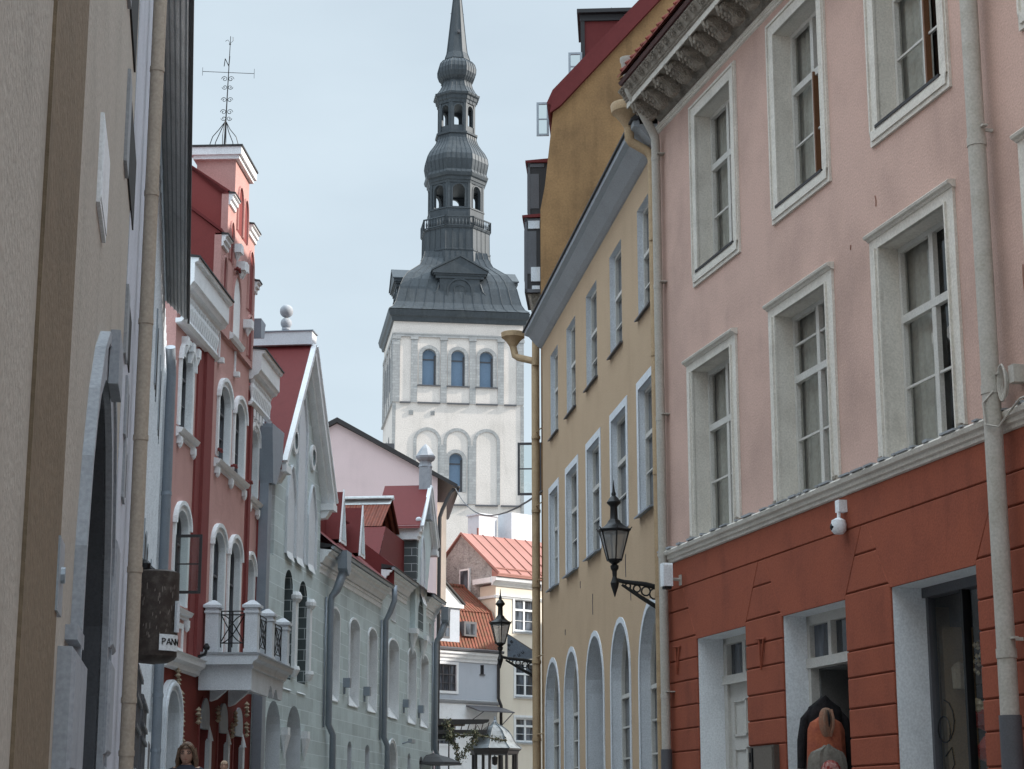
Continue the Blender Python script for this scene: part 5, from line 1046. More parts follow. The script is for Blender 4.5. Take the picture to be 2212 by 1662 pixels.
# ================================================================= CREAM CORNER HOUSE AND ITS RUBBLE GABLE
H_ = Frame('corner_house', 'cream corner house with salmon red sheet metal roof and rough rubble side gable', 'building', .6, 103, math.radians(40), -1, 2.2)
hh = [(-.62, .85, 11.5, 13.28), (3.2, 4.6, 11.5, 13.28), (-.55, .92, 8.02, 9.85), (3.2, 4.6, 8.02, 9.85), (-.55, .92, 5.6, 6.9), (3.2, 4.6, 5.6, 6.9)]
m = MB(); wall(m, -1.87, 9, 2, 13.9, hh, 0, 5.5); m.build('wall', 'housecream', H_)
for h in hh:
    window(H_, h, .1, .12, surmat='white', surw=.05, smat='white', gmat='glass2', cols=2, rows=(.66,), bars=(.33,), fw=.10, mull=.11, sill=.12, sillmat='zinclight')
gp_ = [(-1.45, 2), (-1.45, 14.6), (-1.3, 14.75), (-2.9, 17.0), (-5.6, 14.7), (-5.6, 2)]
m = MB(); m.run([(-1.35, 2), (-1.35, 13.9), (0.1, 14.5), (-2.8, 17.0), (-5.7, 14.6), (-5.7, 2)], -1.99, -1.875); m.build('rubble_gable', 'rubble', H_)
m = MB(); m.box(-1.93, -1.86, -1.4, .0, 2, 13.9); m.build('side_wall', 'housecream', H_)
m = MB(); m.run([(0, 13.86), (.1, 13.9), (.2, 14.02), (.38, 14.12), (.42, 14.3), (0, 14.35)], -2.25, 9); m.run([(0, 13.2), (.04, 13.22), (.08, 13.3), (.12, 13.34), (0, 13.4)], -1.95, 9); m.box(-2.02, -1.93, -1.4, 0., 13.22, 13.36)
m.box(-2.3, -1.93, -1.55, -.0, 14.02, 14.3); m.build('cornice', 'white', H_)
m = MB(); m.run([(.50, 14.42), (.50, 14.5), (-2.85, 17.05), (-6.1, 14.55), (-2.85, 16.95)], -2.15, 9)
m.run([(.42, 14.31), (.5, 14.33), (.5, 14.40), (0., 14.75), (0, 14.31)], -2.2, 9)
s = -2.1
while s < 8.8: m.tube([(s, .5, 14.54), (s, -2.85, 17.08)], .03, 4); s += .78
m.tube([(-2.15, .15, 14.82), (9, .15, 14.82)], .035, 4)
m.build('roof', 'copperred', H_)
m = MB(); m.box(-2.1, -1.99, -2.95, -2.1, 13.55, 15.0); w_ = m.build('side_window', 'white', H_); q = MB(); q.box(-2.12, -2.1, -2.85, -2.2, 13.7, 14.9); q.build('pane', 'glass2', H_, parent=w_)
m = MB(); m.box(-.2, 1.1, -4.6, -3.6, 14.8, 18.35); m.box(-.26, 1.16, -4.66, -3.54, 18.35, 18.45); m.build('chimney', 'whitegrey', H_); m = MB(); m.box(1.7, 3.4, -4.2, -3.0, 14.8, 18.6); m.build('chimney', 'whitegrey', H_)
m = MB(); m.tube([(-.6, -3.2, 16.6), (-.6, -3.2, 17.5)], .06, 6); m.build('flue', 'copperred', H_)

# ================================================================= BLUE GREY HOUSE WITH MANSARD ROOF
I_ = Frame('mansard_house', 'small blue grey house with mossy red tiled mansard roof, dormer and skylight', 'building', -2, 100, math.radians(42), -1, 2.2)
ih = [(-2.95, -1.22, 8.05, 9.42), (.45, .70, 9.02, 9.5), (-2.9, -1.25, 5.35, 6.62)]
m = MB(); wall(m, -5, 1.62, 7.45, 9.6, ih[:2], 0, 6); m.build('upper_wall', 'houseblue', I_)
m = MB(); wall(m, -5, 1.62, 2, 7.45, ih[2:], .02, 6); m.build('lower_wall', 'white', I_)
for k, h in enumerate(ih):
    if k == 1: m = MB(); reveal(m, h, 0, -.2); m.quad(*[(p[0], -.18, p[1]) for p in outline(h)]); m.box(h[0]-.06, h[1]+.06, 0, .05, h[2]-.06, h[2]-.005); m.build('slot_window', 'sashdark', I_)
    else: window(I_, h, .08, .13, surmat='white', surw=.05, smat='sashdark', gmat='glass2', cols=4 if k == 0 else 3, rows=(.62,), bars=(.3,), fw=.05, mull=.05)
m = MB(); m.run([(0, 7.42), (.06, 7.44), (.1, 7.52), (.12, 7.6), (0, 7.66)], -5, 1.7); m.build('string_course', 'soffit', I_)
m = MB(); m.run([(0, 9.58), (.06, 9.6), (.08, 9.72), (.16, 9.78), (.2, 9.9), (.3, 9.98), (.32, 10.1), (0, 10.2)], -5, 1.75); m.build('cornice', 'white', I_)
m = MB(); m.run([(.32, 10.12), (.4, 10.14), (.42, 10.24), (.3, 10.3), (0, 10.3), (0, 10.2)], -5, 1.78); m.build('gutter', 'sashdark', I_)
m = MB(); m.quad((-5, .2, 10.32), (1.72, .2, 10.32), (1.72, -.72, 12.38), (-5, -.72, 12.38)); m.quad((-5, -.66, 12.36), (1.76, -.66, 12.36), (1.76, -3.0, 13.98), (-5, -3.0, 13.98)); m.quad((-5, -3.0, 13.98), (1.76, -3., 13.98), (1.76, -6.2, 10.3), (-5, -6.2, 10.3))
m.quad((1.7, .1, 10.3), (1.7, -.75, 12.3), (1.7, -3, 13.9), (1.7, -6.1, 10.3)); m.tube([(-5, -3.0, 14.0), (1.8, -3.0, 14.0)], .12, 8); m.tube([(1.75, .2, 10.36), (1.78, -.7, 12.42), (1.78, -3., 14.02)], .06, 6); m.build('mansard_roof', 'tilemoss', I_)
m = MB(); m.box(-4.1, -1.08, -1.2, .08, 10.3, 12.35); d_ = m.build('dormer', 'houseblue', I_)
q = MB(); q.prism([(-4.3, 12.36), (-.88, 12.36), (-.88, 12.55), (-4.3, 12.55)], -1, .2); q.prism([(-4.3, 12.55), (-.88, 12.55), (-2.6, 13.95)], -1.4, .12); q.build('dormer_pediment', 'white', I_, parent=d_)
q = MB(); q.prism([(-.80, 12.52), (-2.6, 14.0), (-4.4, 12.52), (-4.4, 12.62), (-2.6, 14.1), (-.80, 12.62)], -2.9, .24); q.build('dormer_roof', 'soot', I_, parent=d_)
q = MB(); q.box(-2.45, -1.75, .081, .10, 10.75, 11.85); q.build('dormer_window', 'sashdark', I_, parent=d_); q = MB()
for a in (-2.4, -2.07): q.box(a, a+.27, .10, .105, 10.85, 11.3); q.box(a, a+.27, .10, .105, 11.36, 11.78)
q.build('pane', 'glass2', I_, parent=d_)
m = MB(); m.poly([(-.75, .08, 10.95), (.12, .08, 10.95), (.12, .08, 11.72), (-.75, .08, 11.72), (-.75, -.6, 10.95), (.12, -.6, 10.95), (.12, -.6, 11.72), (-.75, -.6, 11.72)], [(0, 1, 2, 3), (0, 1, 5, 4), (2, 3, 7, 6), (1, 2, 6, 5), (0, 3, 7, 4)]); k_ = m.build('skylight', 'sashdark', I_)
q = MB(); q.box(-.62, -.34, .085, .095, 11.05, 11.6); q.box(-.29, -.01, .085, .095, 11.05, 11.6); q.build('pane', 'glass2', I_, parent=k_)
m = MB(); m.tube([(1.66, .3, 10.1), (1.66, .08, 9.6), (1.66, .08, 7.8), (1.75, .2, 7.4), (1.8, .12, 7.0), (1.9, .1, 2.3)], .08, 8); m.build('downpipe', 'soot', I_, smooth=True)
m = MB(); m.run([(0, 7.3), (1.1, 7.0), (1.1, 7.05), (0, 7.38)], -.55, 1.9); m.tube([(-.4, .1, 6.5), (-.2, 1.05, 7.02)], .025, 5); m.tube([(1.75, .1, 6.3), (1.85, 1.05, 7.02)], .025, 5); m.build('door_canopy', 'sashdark', I_)

# ================================================================= STREET FURNITURE AND SMALL THINGS
def lantern(name, label, s, w, zroot, zb, fr0, arm):
    o = fr0.world(s, 0, zb); L_ = Frame(name, label, 'street lamp', o.x, o.y, fr0.phi, fr0.sg, zb, 'wall mounted lanterns on scrolled brackets')
    q = MB()                                   # bracket with pierced scroll web
    q.tube([(0, 0, zroot+.08), (0, w*.35, zroot+.14), (0, w*.8, zroot+.17), (0, w, zroot+.2)], [.04, .035, .03, .03], 7)
    q.tube([(0, 0, zroot-.22), (0, w*.45, zroot-.04), (0, w*.85, zroot+.13)], [.035, .03, .02], 7)
    for i in range(4): R0 = .075-.013*i; cw_ = .1+i*w*.19; cz = zroot+.01+i*.035; q.tube([(0, cw_+R0*math.cos(a*.63), cz+R0*math.sin(a*.63)) for a in range(11)], .013, 5)
    q.box(-.06, .06, 0, .03, zroot-.32, zroot+.18); q.build('bracket', 'black', L_)
    z = zroot+.1; q = MB()
    q.lathe(0, w, [(.005, z-.14), (.03, z-.06), (.05, z), (.06, z+.05), (.045, z+.09), (.03, z+.14), (.035, z+.22), (.055, z+.25), (.06, z+.29), (.035, z+.31), (.075, z+.34), (.08, z+.37), (.03, z+.38)], 12); q.build('stem', 'black', L_)
    zl = z+.37; zt = zl+.40; q = MB()
    rb, rt = .105, .215
    for k in range(6):
        a = 2*PI*k/6; q.tube([(rb*math.cos(a), w+rb*math.sin(a), zl), (rt*math.cos(a), w+rt*math.sin(a), zt), ((rt+.05)*math.cos(a), w+(rt+.05)*math.sin(a), zt+.05)], [.011, .013, .006], 5)
        a2 = a+PI/3; q.tube([(rb*math.cos(a), w+rb*math.sin(a), zl), (rb*math.cos(a2), w+rb*math.sin(a2), zl)], .014, 5); q.tube([(rt*math.cos(a), w+rt*math.sin(a), zt), (rt*math.cos(a2), w+rt*math.sin(a2), zt)], .016, 5)
    q.build('lantern_frame', 'black', L_)
    q = MB()
    for k in range(6):
        a, a2 = 2*PI*k/6, 2*PI*(k+1)/6; q.quad((rb*math.cos(a), w+rb*math.sin(a), zl), (rb*math.cos(a2), w+rb*math.sin(a2), zl), (rt*math.cos(a2), w+rt*math.sin(a2), zt), (rt*math.cos(a), w+rt*math.sin(a), zt))
    q.build('lantern_glass', LG, L_)
    q = MB(); q.lathe(0, w, [(rt+.03, zt), (rt+.035, zt+.02), (.17, zt+.06), (.10, zt+.12), (.095, zt+.14), (.075, zt+.16)], 6, rot=-PI/6); q.lathe(0, w, [(.07, zt+.15), (.055, zt+.18), (.05, zt+.34), (.06, zt+.36), (.095, zt+.39), (.10, zt+.41), (.06, zt+.47), (.03, zt+.5), (.035, zt+.53), (.02, zt+.56), (.014, zt+.6), (.003, zt+.72)], 12)
    q.build('lantern_cap', 'black', L_, smooth=True)
    return L_
LG = bpy.data.materials.new('frosted_lantern_glass'); LG.use_nodes = True; b_ = LG.node_tree.nodes['Principled BSDF']; b_.inputs['Base Color'].default_value = (.55, .55, .54, 1); b_.inputs['Roughness'].default_value = .25; b_.inputs['Transmission Weight'].default_value = .65; b_.inputs['IOR'].default_value = 1.05
lantern('street_lamp', 'large black hexagonal lantern on a pierced wall bracket near the pink house pipe', .3, .66, 4.62, 1.0, Y, 1)
lantern('street_lamp', 'smaller black lantern hanging in front of the cream house, beside the grey pennant sign', 13.15, .75, 4.62, 1.2, Y, 1)
# junction on the lamp bracket, banners
o = Y.world(14., 0, 1.3); S_ = Frame('hanging_sign', 'slate grey triangular pennant sign with dark handwritten letters behind the smaller lantern', 'sign', o.x, o.y, 0., -1, 1.3)
xs0 = -.50
m = MB(); m.prism([(xs0, 4.84), (xs0+.1, 4.80), (.02, 4.86), (.02, 5.03), (xs0+.02, 5.36), (xs0, 5.34)], -.01, .01); pn = m.build('pennant', mat('slate_banner', (.20, .235, .285), (.16, .19, .23), sc=3), S_)
for ch, x, z, r_ in (('r', -.35, 4.915, -.05), ('u', -.26, 4.935, .35), ('u', -.185, 4.995, .6), ('e', -.475, 5.14, 1.2), ('r', -.472, 5.05, 1.4), ('e', -.42, 5.215, .7)): text(S_, x, .014, z, ch, .125, 'black', pn, roll=r_)
m = MB(); m.tube([(xs0-.01, 0, 5.38), (.05, 0, 5.02)], .012, 5); m.build('sign_rod', 'brown', S_)
# drum sign
D_ = facade('drum_sign', 'dark brown perforated metal drum sign hung on the left boarded wall with white name plate', 'sign', -.5-.17*20.2, 20.2, -.17, 1, .8)
DR = .245; DC = .12; dm = MB(); n = 40
cyl = [(DR*math.sin(2*PI*i/n), DC+DR*math.cos(2*PI*i/n)) for i in range(n)]
dm.poly([(0+a, .0+b, z) for z in (3.28, 4.17) for a, b in cyl], [(i, (i+1) % n, n+(i+1) % n, n+i) for i in range(n)]+[tuple(range(n, 2*n))])
dm.poly([(a*.97, b*.97, z) for z in (3.28, 4.1) for a, b in cyl], [(i, (i+1) % n, n+(i+1) % n, n+i) for i in range(n)]+[tuple(range(n, 2*n))])
dm.lathe(0, DC, [(.245, 3.285), (.22, 3.25), (.15, 3.215), (.02, 3.20)], 24); dm.lathe(0, DC, [(.245, 4.165), (.2, 4.19), (.02, 4.21)], 24)
drm = dm.build('drum', mat('rusty_brown_metal', (.045, .033, .028), (.09, .075, .065), sc=9, stain=.8, streak=.6, rough=.6, bump=.1, grime=(.16, .14, .12)), D_, smooth=True)
m = MB(); rd = random.Random(4)
for k in range(60):
    a = rd.uniform(-2.9, -.6); z = rd.uniform(3.4, 4.0); R0 = DR+.002; l = rd.uniform(.02, .06)
    m.quad((R0*math.sin(a), DC+R0*math.cos(a), z), (R0*math.sin(a+.035), DC+R0*math.cos(a+.035), z+.015), (R0*math.sin(a+.03), DC+R0*math.cos(a+.03), z+l+.015), (R0*math.sin(a-.005), DC+R0*math.cos(a-.005), z+l))
m.build('perforation', mat('light_slot', (.20, .17, .15)), D_, parent=drm)
def plate(a0, a1, z0, z1, R0, name, mt, th=.012):
    q = MB(); k = 8
    for i in range(k):
        b0, b1 = a0+(a1-a0)*i/k, a0+(a1-a0)*(i+1)/k; P0 = lambda a, r, z: (r*math.sin(a), DC+r*math.cos(a), z)
        q.poly([P0(b0, R0, z0), P0(b1, R0, z0), P0(b1, R0, z1), P0(b0, R0, z1), P0(b0, R0+th, z0), P0(b1, R0+th, z0), P0(b1, R0+th, z1), P0(b0, R0+th, z1)], [(4, 5, 6, 7), (0, 1, 5, 4), (2, 3, 7, 6), (0, 3, 7, 4), (1, 2, 6, 5)])
    return q.build(name, mt, D_, parent=drm)
plt = plate(-1.34, -.30, 3.33, 3.50, DR+.004, 'name_plate', 'white'); plate(-.62, -.42, 3.53, 3.86, DR+.01, 'white_tube', 'whitegrey', .03)
for i, ch in enumerate('PANN'):
    a = -1.17+i*.245; o_ = _old_text(D_, 0, 0, 0, ch, .10, 'black', drm, thick=.003); R0 = DR+.02
    zx = Vector((math.sin(a), D_.sg*math.cos(a), 0)); up = Vector((0, 0, 1)); xx = up.cross(zx)
    M4 = Matrix((( xx.x, up.x, zx.x, R0*math.sin(a)), (xx.y, up.y, zx.y, D_.sg*(DC+R0*math.cos(a))), (xx.z, up.z, zx.z, 3.42-.8), (0, 0, 0, 1))); o_.matrix_local = M4
m = MB(); m.tube([(0, .1, 4.18), (.0, -.1, 4.35)], .03, 6); m.lathe(-.1, .0, [(.02, 4.18), (.05, 4.2), (.06, 4.26), (.02, 4.3)], 8); m.build('hanger', 'black', D_)
# cctv things on the pink wall
o = P.world(-5.95, 0, 3); Cc = Frame('dome_camera', 'small white dome camera hanging on the red plaster between door and shop window', 'camera', o.x, o.y, P.phi, P.sg, 4.4)
m = MB(); m.box(-.05, .05, .0, .10, 4.80, 4.93); m.tube([(0, .08, 4.82), (0, .085, 4.72)], .022, 8); m.tube([(0, .02, 4.62), (0, .03, 4.62)], .03, 8); m.lathe(0, .09, [(.03, 4.735), (.075, 4.71), (.085, 4.66), (.08, 4.60), (.05, 4.565), (.01, 4.56)], 16); m.build('camera_housing', 'white', Cc, smooth=True)
m = MB(); sphere(m, -.01+.02, .12, 4.64, .062, 12); m.build('camera_dome', 'black', Cc, smooth=True)
o = P.world(-.62, 0, 3); Cb = Frame('wall_lamp', 'white box fitting on a short arm beside the cream downpipe', 'wall lamp', o.x, o.y, P.phi, P.sg, 4.4)
m = MB(); m.prism([(-.07, 4.62), (.07, 4.62), (.075, 4.9), (.06, 4.93), (-.06, 4.93), (-.075, 4.9)], .14, .27); m.build('housing', 'white', Cb); m = MB(); m.box(-.055, .055, .155, .25, 4.585, 4.62); m.build('lens', 'black', Cb)
m = MB(); m.tube([(0, .14, 4.72), (0, .0, 4.72)], .022, 7); m.box(-.04, .04, .0, .02, 4.64, 4.78); m.build('arm', 'drain', Cb)
o = P.world(-3.48, 0, 1.2); Cm = Frame('notice_box', 'bronze coloured notice case with hinges on the red pier between two doors', 'notice box', o.x, o.y, P.phi, P.sg, 1.9)
bz = mat('dull_bronze', (.12, .10, .085), (.09, .075, .06), sc=6, metal=.3, rough=.45)
m = MB(); m.box(-.40, .40, .0, .07, 1.95, 2.43); m.build('case', bz, Cm); m = MB(); m.box(-.37, .20, .07, .085, 1.97, 2.41); m.build('lid', mat('brown_grey_lid', (.15, .13, .11), (.12, .10, .09)), Cm); m = MB(); m.box(.24, .27, .07, .09, 1.97, 2.41); m.box(.33, .37, .07, .08, 2.05, 2.15); m.box(.33, .37, .07, .08, 2.25, 2.36); m.build('hinge', 'black', Cm)
# hanging clothes at the shop door (facing the camera)
def garment(name, label, cx, w, ztop, shoulder, hem, zh, mt, hood=None, tilt=0., sleeves=True, pleat=0.):
    o = P.world(cx, w, 1.2); J = Frame(name, label, 'clothing', o.x, o.y, math.radians(4), -1, 1.2, 'clothes hung at the shop door')
    q = MB(); n = 36; lv = 14; i0 = 0
    for j in range(lv+1):
        t_ = j/lv; z = ztop-.06-(ztop-zh)*t_; hw_ = shoulder*math.sqrt(max(.04, 1-(1-min(1, t_/.16))**2))+(hem-shoulder)*max(0, t_-.16)
        for i in range(n):
            a = 2*PI*i/n; fold = 1+.035*math.sin(a*9+t_*2)+pleat*.05*math.sin(a*22)
            q.v.append((hw_*math.cos(a)*fold, .10*(1+.8*t_)*math.sin(a)*fold, z-.03*abs(math.cos(a))*(1-t_)))
    for j in range(lv):
        for i in range(n): q.f.append((j*n+i, j*n+(i+1) % n, (j+1)*n+(i+1) % n, (j+1)*n+i)); q.mi.append(0)
    q.f.append(tuple(range(n))); q.mi.append(0)
    q.build('garment_body', mt, J, smooth=True)
    if sleeves:
        for sx in (-1, 1): q = MB(); q.tube([(sx*shoulder*.72, 0, ztop-.22), (sx*shoulder*1.05, .01, ztop-.32), (sx*(hem*1.05), .02, ztop-.55), (sx*hem*1.12, .03, ztop-.85)], [.03, .05, .052, .045], 10); q.build('sleeve', mt, J, smooth=True)
    if False:
        q = MB(); q.lathe(0, .05, [(.12*math.sin(PI*i/10)+.001, ztop-.16-.14*math.cos(PI*i/10)) for i in range(11)], 16, sx=1.2, sy=.8); q.build('folded_hood', mt, J, smooth=True)
    if hood:
        q = MB()
        q.lathe(-.01, .10, [(.095*math.sin(PI*t_/12)**.8*(1-.25*(1-t_/12))+.001, ztop-.175-.165*math.cos(PI*t_/12)) for t_ in range(13)], 18, sx=1., sy=.55)
        for dx, x1 in ((-.055, .9), (.05, 1.), (.085, .6)): q.tube([(dx*.5, .14, ztop-.03), (dx*x1, .165, ztop-.12), (dx*x1*.9, .165, ztop-.22), (dx*.3, .14, ztop-.32)], [.01, .016, .018, .008], 6)
        q.build('cowl', hood, J, smooth=True); q = MB(); q.tube([(-.005, .160, ztop-.04), (.0, .178, ztop-.10), (.004, .178, ztop-.17), (.0, .17, ztop-.22)], [.006, .016, .014, .004], 6); q.build('cowl_opening', 'black', J, smooth=True)
    return J
wk = mat('black_wool', (.012, .011, .012), (.03, .024, .026), sc=14, stain=.7, bump=.3, rough=.95); og = mat('orange_knit', (.36, .105, .055), (.26, .07, .05), sc=10, stain=.7, bump=.3, rough=.95); gy = mat('taupe_wool', (.19, .175, .15), (.13, .12, .10), sc=12, stain=.7, bump=.3, rough=.95)
garment('hanging_jacket', 'long black hooded coat hanging highest in the shop doorway', -4.95, -.10, 2.98, .21, .25, 1.6, wk)
garment('hanging_scarf_top', 'orange knitted top with beige cowl hanging in front of the black coat', -5.2, .0, 2.78, .20, .24, 1.7, og, hood=mat('tan_orange_knit', (.30, .14, .09), (.20, .16, .12), sc=7, stain=.9, bump=.3, rough=.95), sleeves=False)
garment('hanging_cape', 'pleated taupe wool cape below the orange top', -5.4, .08, 2.44, .20, .29, 1.6, gy, sleeves=False, pleat=1.)
garment('hanging_dress', 'dark red garment hanging inside the doorway at its right side', -5.62, -.32, 2.9, .12, .16, 1.7, mat('dark_red_cloth', (.14, .025, .02), (.1, .02, .015)), sleeves=False)
o = P.world(-5.62, .17, 1.2); Hh = Frame('knitted_hat', 'red and white patterned knitted hat in front of the taupe cape', 'hat', o.x, o.y, 0., -1, 1.6)
hm = mat('red_white_knit', (.20, .025, .02), (.55, .42, .38), sc=16, stain=1., bump=.4, rough=.95)
m = MB(); m.lathe(0.03, 0, [(.095, 1.98), (.105, 2.02), (.11, 2.07), (.10, 2.13), (.07, 2.18), (.03, 2.20), (.003, 2.205)], 18); m.build('crown', hm, Hh, smooth=True); m = MB(); m.lathe(.03, 0, [(.10, 1.95), (.112, 1.96), (.112, 2.0), (.10, 2.005)], 18); m.build('brim', 'black', Hh, smooth=True)
m = MB(); m.lathe(.03, 0, [(.02, 1.72), (.05, 1.74), (.085, 1.85), (.09, 1.95)], 14); m.tube([(.03, 0, 1.73), (.03, 0, 1.0)], .02, 8); m.lathe(.03, 0, [(.14, .98), (.14, 1.0), (.02, 1.02)], 16); m.build('display_stand', 'sashdark', Hh)
# ================================================================= WELL PAVILION, CANOPY, VINES
Wp = Frame('well_pavilion', 'small round well pavilion with domed lead sheet roof on black posts at street end', 'pavilion', -.76, 85, math.radians(10), -1, 2.15)
pr = [(1.22, 4.62), (1.16, 4.66), (.98, 4.80), (.86, 4.98), (.76, 5.18), (.6, 5.38), (.38, 5.55), (.16, 5.66), (.06, 5.78)]
m = MB(); m.lathe(0, 0, pr, 8); 
for k in range(8):
    a = 2*PI*(k+.5)/8; m.tube([((r+.01)*math.cos(a), (r+.01)*math.sin(a), z+.01) for r, z in pr], .022, 5)
m.build('domed_roof', mat('dull_weathered_zinc', (.24, .26, .275), (.13, .14, .15), sc=3, stain=.9, streak=.6, rough=.75, bump=.1), Wp)
m = MB(); m.lathe(0, 0, [(.05, 5.76), (.09, 5.8), (.03, 5.86), (.05, 5.9), (.01, 6.08)], 8); m.build('finial', 'zinc', Wp)
m = MB(); m.lathe(0, 0, [(1.02, 4.36), (1.06, 4.38), (1.10, 4.5), (1.2, 4.56), (1.2, 4.61), (1.0, 4.61)], 8); m.build('roof_beam', 'soot', Wp)
for k in range(8):
    a = 2*PI*(k+.5)/8; m = MB(); m.tube([(.98*math.cos(a), .98*math.sin(a), 2.15), (.98*math.cos(a), .98*math.sin(a), 4.4)], .07, 8); m.build('post', 'soot', Wp)
m = MB(); m.lathe(0, 0, [(.75, 2.1), (.75, 3.0), (.82, 3.02), (.82, 3.12), (.6, 3.12), (.6, 2.3)], 20); m.build('well_ring', 'greystone', Wp)
m = MB(); m.lathe(0, 0, [(.02, 3.9), (.12, 3.95), (.14, 4.25), (.02, 4.3)], 10); m.tube([(0, 0, 4.3), (0, 0, 4.6)], .02, 5); m.build('well_wheel', 'soot', Wp)
Cn = Frame('terrace_canopy', 'dark framed restaurant terrace canopy at the left of the well pavilion', 'canopy', -3.55, 84, math.radians(4), -1, 2.15)
m = MB(); m.box(0, 2.55, -1.6, 0, 5.78, 5.86); m.prism([(0, 5.60), (2.3, 5.66), (2.55, 5.78), (0, 5.78)], -.05, .02); m.build('canopy_roof', 'soot', Cn); m = MB(); m.box(0, 1.5, -.9, -.1, 5.60, 5.70); m.build('canopy_lining', 'brown', Cn)
m = MB()
for x in (1.3, 1.6, 1.9, 2.2, 2.45): m.tube([(x, 0, 5.35), (x+.1, 0, 5.72)], .022, 5)
m.box(0, 2.45, -.08, .04, 5.22, 5.40); m.tube([(1.9, 0, 5.38), (2.05, 0, 5.6), (2.15, 0, 5.38)], .02, 5); m.box(.9, 2.4, -.03, .0, 5.12, 5.16); m.build('canopy_frame', 'soot', Cn)
m = MB(); m.box(0., 1.0, -1.5, -.1, 5.0, 5.58); m.build('canopy_screen', 'black', Cn)
for x in (.05, .8, 2.3): m = MB(); m.tube([(x, -.3, 2.15), (x, -.3, 5.3)], .035, 6); m.build('canopy_post', 'soot', Cn)
Pr = Frame('parasol', 'black terrace parasol seen above the bottom edge beside the well', 'parasol', -3.2, 78, 0, -1, 2.1)
m = MB(); m.lathe(0, 0, [(1.25, 3.72), (1.2, 3.82), (.7, 4.02), (.1, 4.16), (.01, 4.2)], 8); m.build('parasol_cover', 'soot', Pr); m = MB(); m.tube([(0, 0, 2.1), (0, 0, 4.1)], .03, 6); m.build('pole', 'sashdark', Pr)
leafm = mat('dusty_vine_leaf', (.055, .065, .04), (.11, .10, .065), sc=20, stain=.9, bump=0)
def vine(label, pts, n, spread, seed, x0=-3.0, y0=83.4):
    vr = random.Random(seed); V_ = Frame('vine_garland', label, 'plant', x0, y0, 0, -1, 2.2, 'vine garlands at the terrace')
    q = MB(); q.tube(pts, .02, 5); q.build('stem', 'brown', V_); q = MB(); P_ = [Vector(p) for p in pts]
    for k in range(n):
        i = vr.randrange(len(P_)-1); c = P_[i].lerp(P_[i+1], vr.random())+Vector((vr.gauss(0, spread), vr.gauss(0, spread), vr.gauss(0, spread)))
        u = Vector((vr.uniform(-1, 1), vr.uniform(-1, 1), vr.uniform(-1, 1))).normalized(); v = u.cross(Vector((vr.uniform(-1, 1), vr.uniform(-1, 1), vr.uniform(-1, 1)))).normalized(); s_ = vr.uniform(.035, .075)
        q.quad(tuple(c-u*s_), tuple(c+v*s_*.7), tuple(c+u*s_), tuple(c-v*s_*.7))
    q.build('leaves', leafm, V_)
vine('brownish leafy bunch hanging from the terrace canopy corner', [(.15, 0, 5.7), (.25, .02, 5.5), (.3, 0, 5.2), (.28, 0, 5.0)], 260, .10, 1)
vine('long leafy vine drooping left of the pavilion roof', [(.3, 0, 5.0), (.45, 0, 4.75), (.6, 0, 4.6), (.62, 0, 4.3), (.68, 0, 4.0)], 240, .07, 2)
vine('leafy vine lying across the pavilion roof', [(.5, 0, 5.12), (.9, 0, 5.15), (1.3, .3, 5.2), (1.7, .5, 5.1), (2.3, .6, 4.95), (2.8, .6, 4.9)], 240, .06, 3)
vine('dark tangled bunch of leaves on the left shoulder of the pavilion roof', [(1.35, .3, 5.3), (1.45, .3, 5.15), (1.25, .35, 4.75), (1.0, .2, 4.5), (.9, 0, 4.2)], 300, .09, 4)
cb = MB(); A0 = F.world(.9, .2, 18.0); B0 = Y.world(12.2, .0, 8.1)
cb.tube([tuple(A0.lerp(B0, i/14)-Vector((0, 0, .9*4*(i/14)*(1-i/14)))) for i in range(15)], .022, 4)
tag(cb.build('overhead_cable', 'sashdark', None), 'thin cable sagging between the pink gable corner and the ochre yellow house', 'cable')
tag(bpy.data.objects['overhead_cable'])

